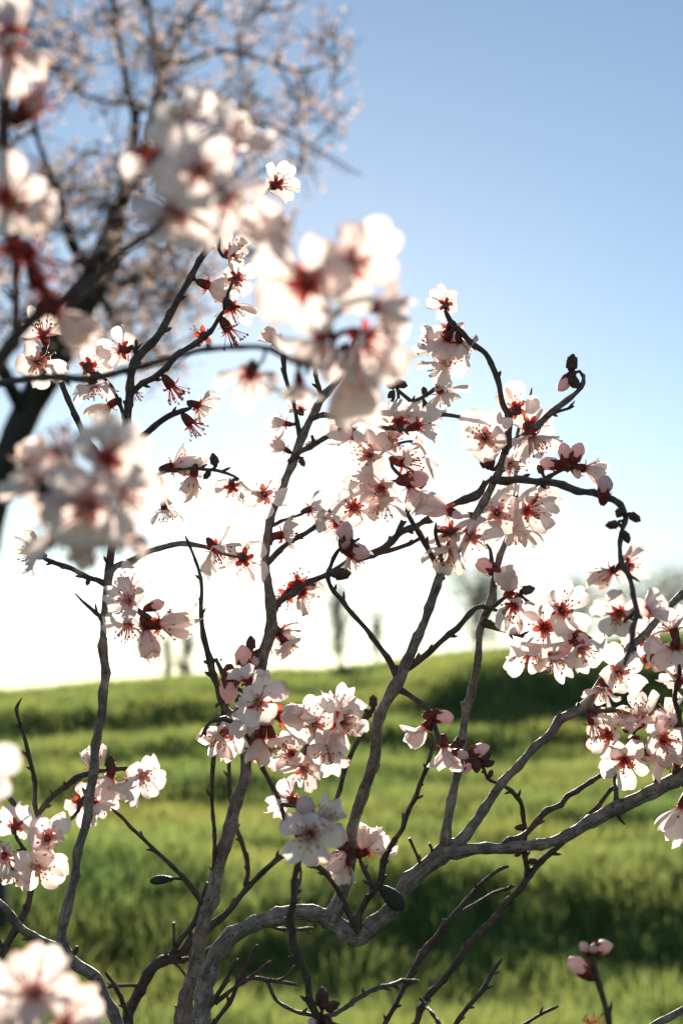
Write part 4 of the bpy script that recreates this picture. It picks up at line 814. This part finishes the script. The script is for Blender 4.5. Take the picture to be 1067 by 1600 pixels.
# ------------------------------------------------------------------ trees on the ridge
def ridge_tree(name, label, px, y_top, w, d, shape, dens, seed):
    rnd = random.Random(seed)
    x = (px - 533.5) / F * d; yy = d; zb = ground_z(x, yy) - 0.05; base = Vector((x, yy, zb))
    top = P(px, y_top, d).z; H = top - zb; R = w / 2 / F * d
    root = empty(name, base); tag(root, label, 'tree', 'trees along the ridge')
    V = []; Fc = []; lean = rnd.uniform(-.1, .1) * H
    tr = [(Vector((lean * t * t, 0, t * H * 0.8)), 0.035 * H * (1 - 0.8 * t) * 0.6 + 0.008) for t in (0, .15, .3, .5, .7, .85, 1)]
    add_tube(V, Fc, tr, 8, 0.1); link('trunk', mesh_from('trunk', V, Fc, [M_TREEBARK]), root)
    LV = []; LF = []
    nb = 26 if shape != 'column' else 30
    for k in range(nb):
        t = rnd.uniform(0.28, 0.98); a = rnd.uniform(0, 6.28)
        if shape == 'column': rr = R * (math.sin(min(1, (t - .2) / .8) * math.pi) ** 0.6) * rnd.uniform(.5, 1); zz = t * H
        else: rr = R * math.sqrt(max(0.05, 1 - ((t - 0.66) / 0.42) ** 2)) * rnd.uniform(.45, 1); zz = t * H
        st = Vector((lean * (t * .6) ** 2, 0, max(0.2, t * 0.7 - .08) * H)); e = Vector((math.cos(a) * rr, math.sin(a) * rr, zz))
        V = []; Fc = []; add_tube(V, Fc, [(st, 0.012 * H * .6), (st.lerp(e, .5) + Vector((0, 0, .05 * H)), 0.007 * H * .6), (e, 0.004)], 5, 0.1)
        link('branch', mesh_from('branch', V, Fc, [M_TREEBARK]), root)
        for q in range(dens):
            p = st.lerp(e, rnd.uniform(.35, 1.12)) + Vector((rnd.gauss(0, .17), rnd.gauss(0, .17), rnd.gauss(0, .17))) * R
            s = rnd.uniform(.028, .06) * (H / 3) ** 0.5; m = frame(p, Vector((rnd.gauss(0, 1), rnd.gauss(0, 1), rnd.gauss(0, 1))), 0); o = len(LV)
            for c in ((-s, 0, 0), (0, -s * .5, s * .15), (s, 0, 0), (0, s * .5, s * .15)): LV.append(m @ Vector(c))
            LF.append((o, o + 1, o + 2, o + 3))
    tag(link('crown', mesh_from('crown', LV, LF, [M_FARLEAF], smooth=False), root), kind='stuff')
ridge_tree('ridge_tree', 'slim pale young tree on the ridge, just right of the tall grey stem', 532, 905, 60, 49.0, 'column', 62, 1)
ridge_tree('ridge_tree', 'small slim pale tree on the ridge, left of the thin kinked stem', 291, 955, 42, 49.0, 'column', 46, 2)
ridge_tree('ridge_tree', 'smallest faint sapling on the ridge between the two slim trees', 262, 975, 32, 49.5, 'round', 28, 3)
ridge_tree('ridge_tree', 'tiny pale sapling on the ridge, between the slim tree and the forked stem', 588, 940, 28, 50.0, 'round', 34, 4)
ridge_tree('ridge_tree', 'broad rounded pale tree on the ridge behind the right forked stem', 742, 872, 125, 52.0, 'round', 187, 5)
ridge_tree('ridge_tree', 'hazy round tree on the ridge left of the drooping hooked twig', 905, 895, 125, 54.0, 'round', 204, 6)
ridge_tree('ridge_tree', 'large dense tree on the ridge at the right edge behind the blurred blossom', 1020, 872, 185, 54.0, 'round', 323, 7)
ridge_tree('ridge_tree', 'dense tree on the ridge cut by the right border', 1110, 890, 120, 53.0, 'round', 255, 8)
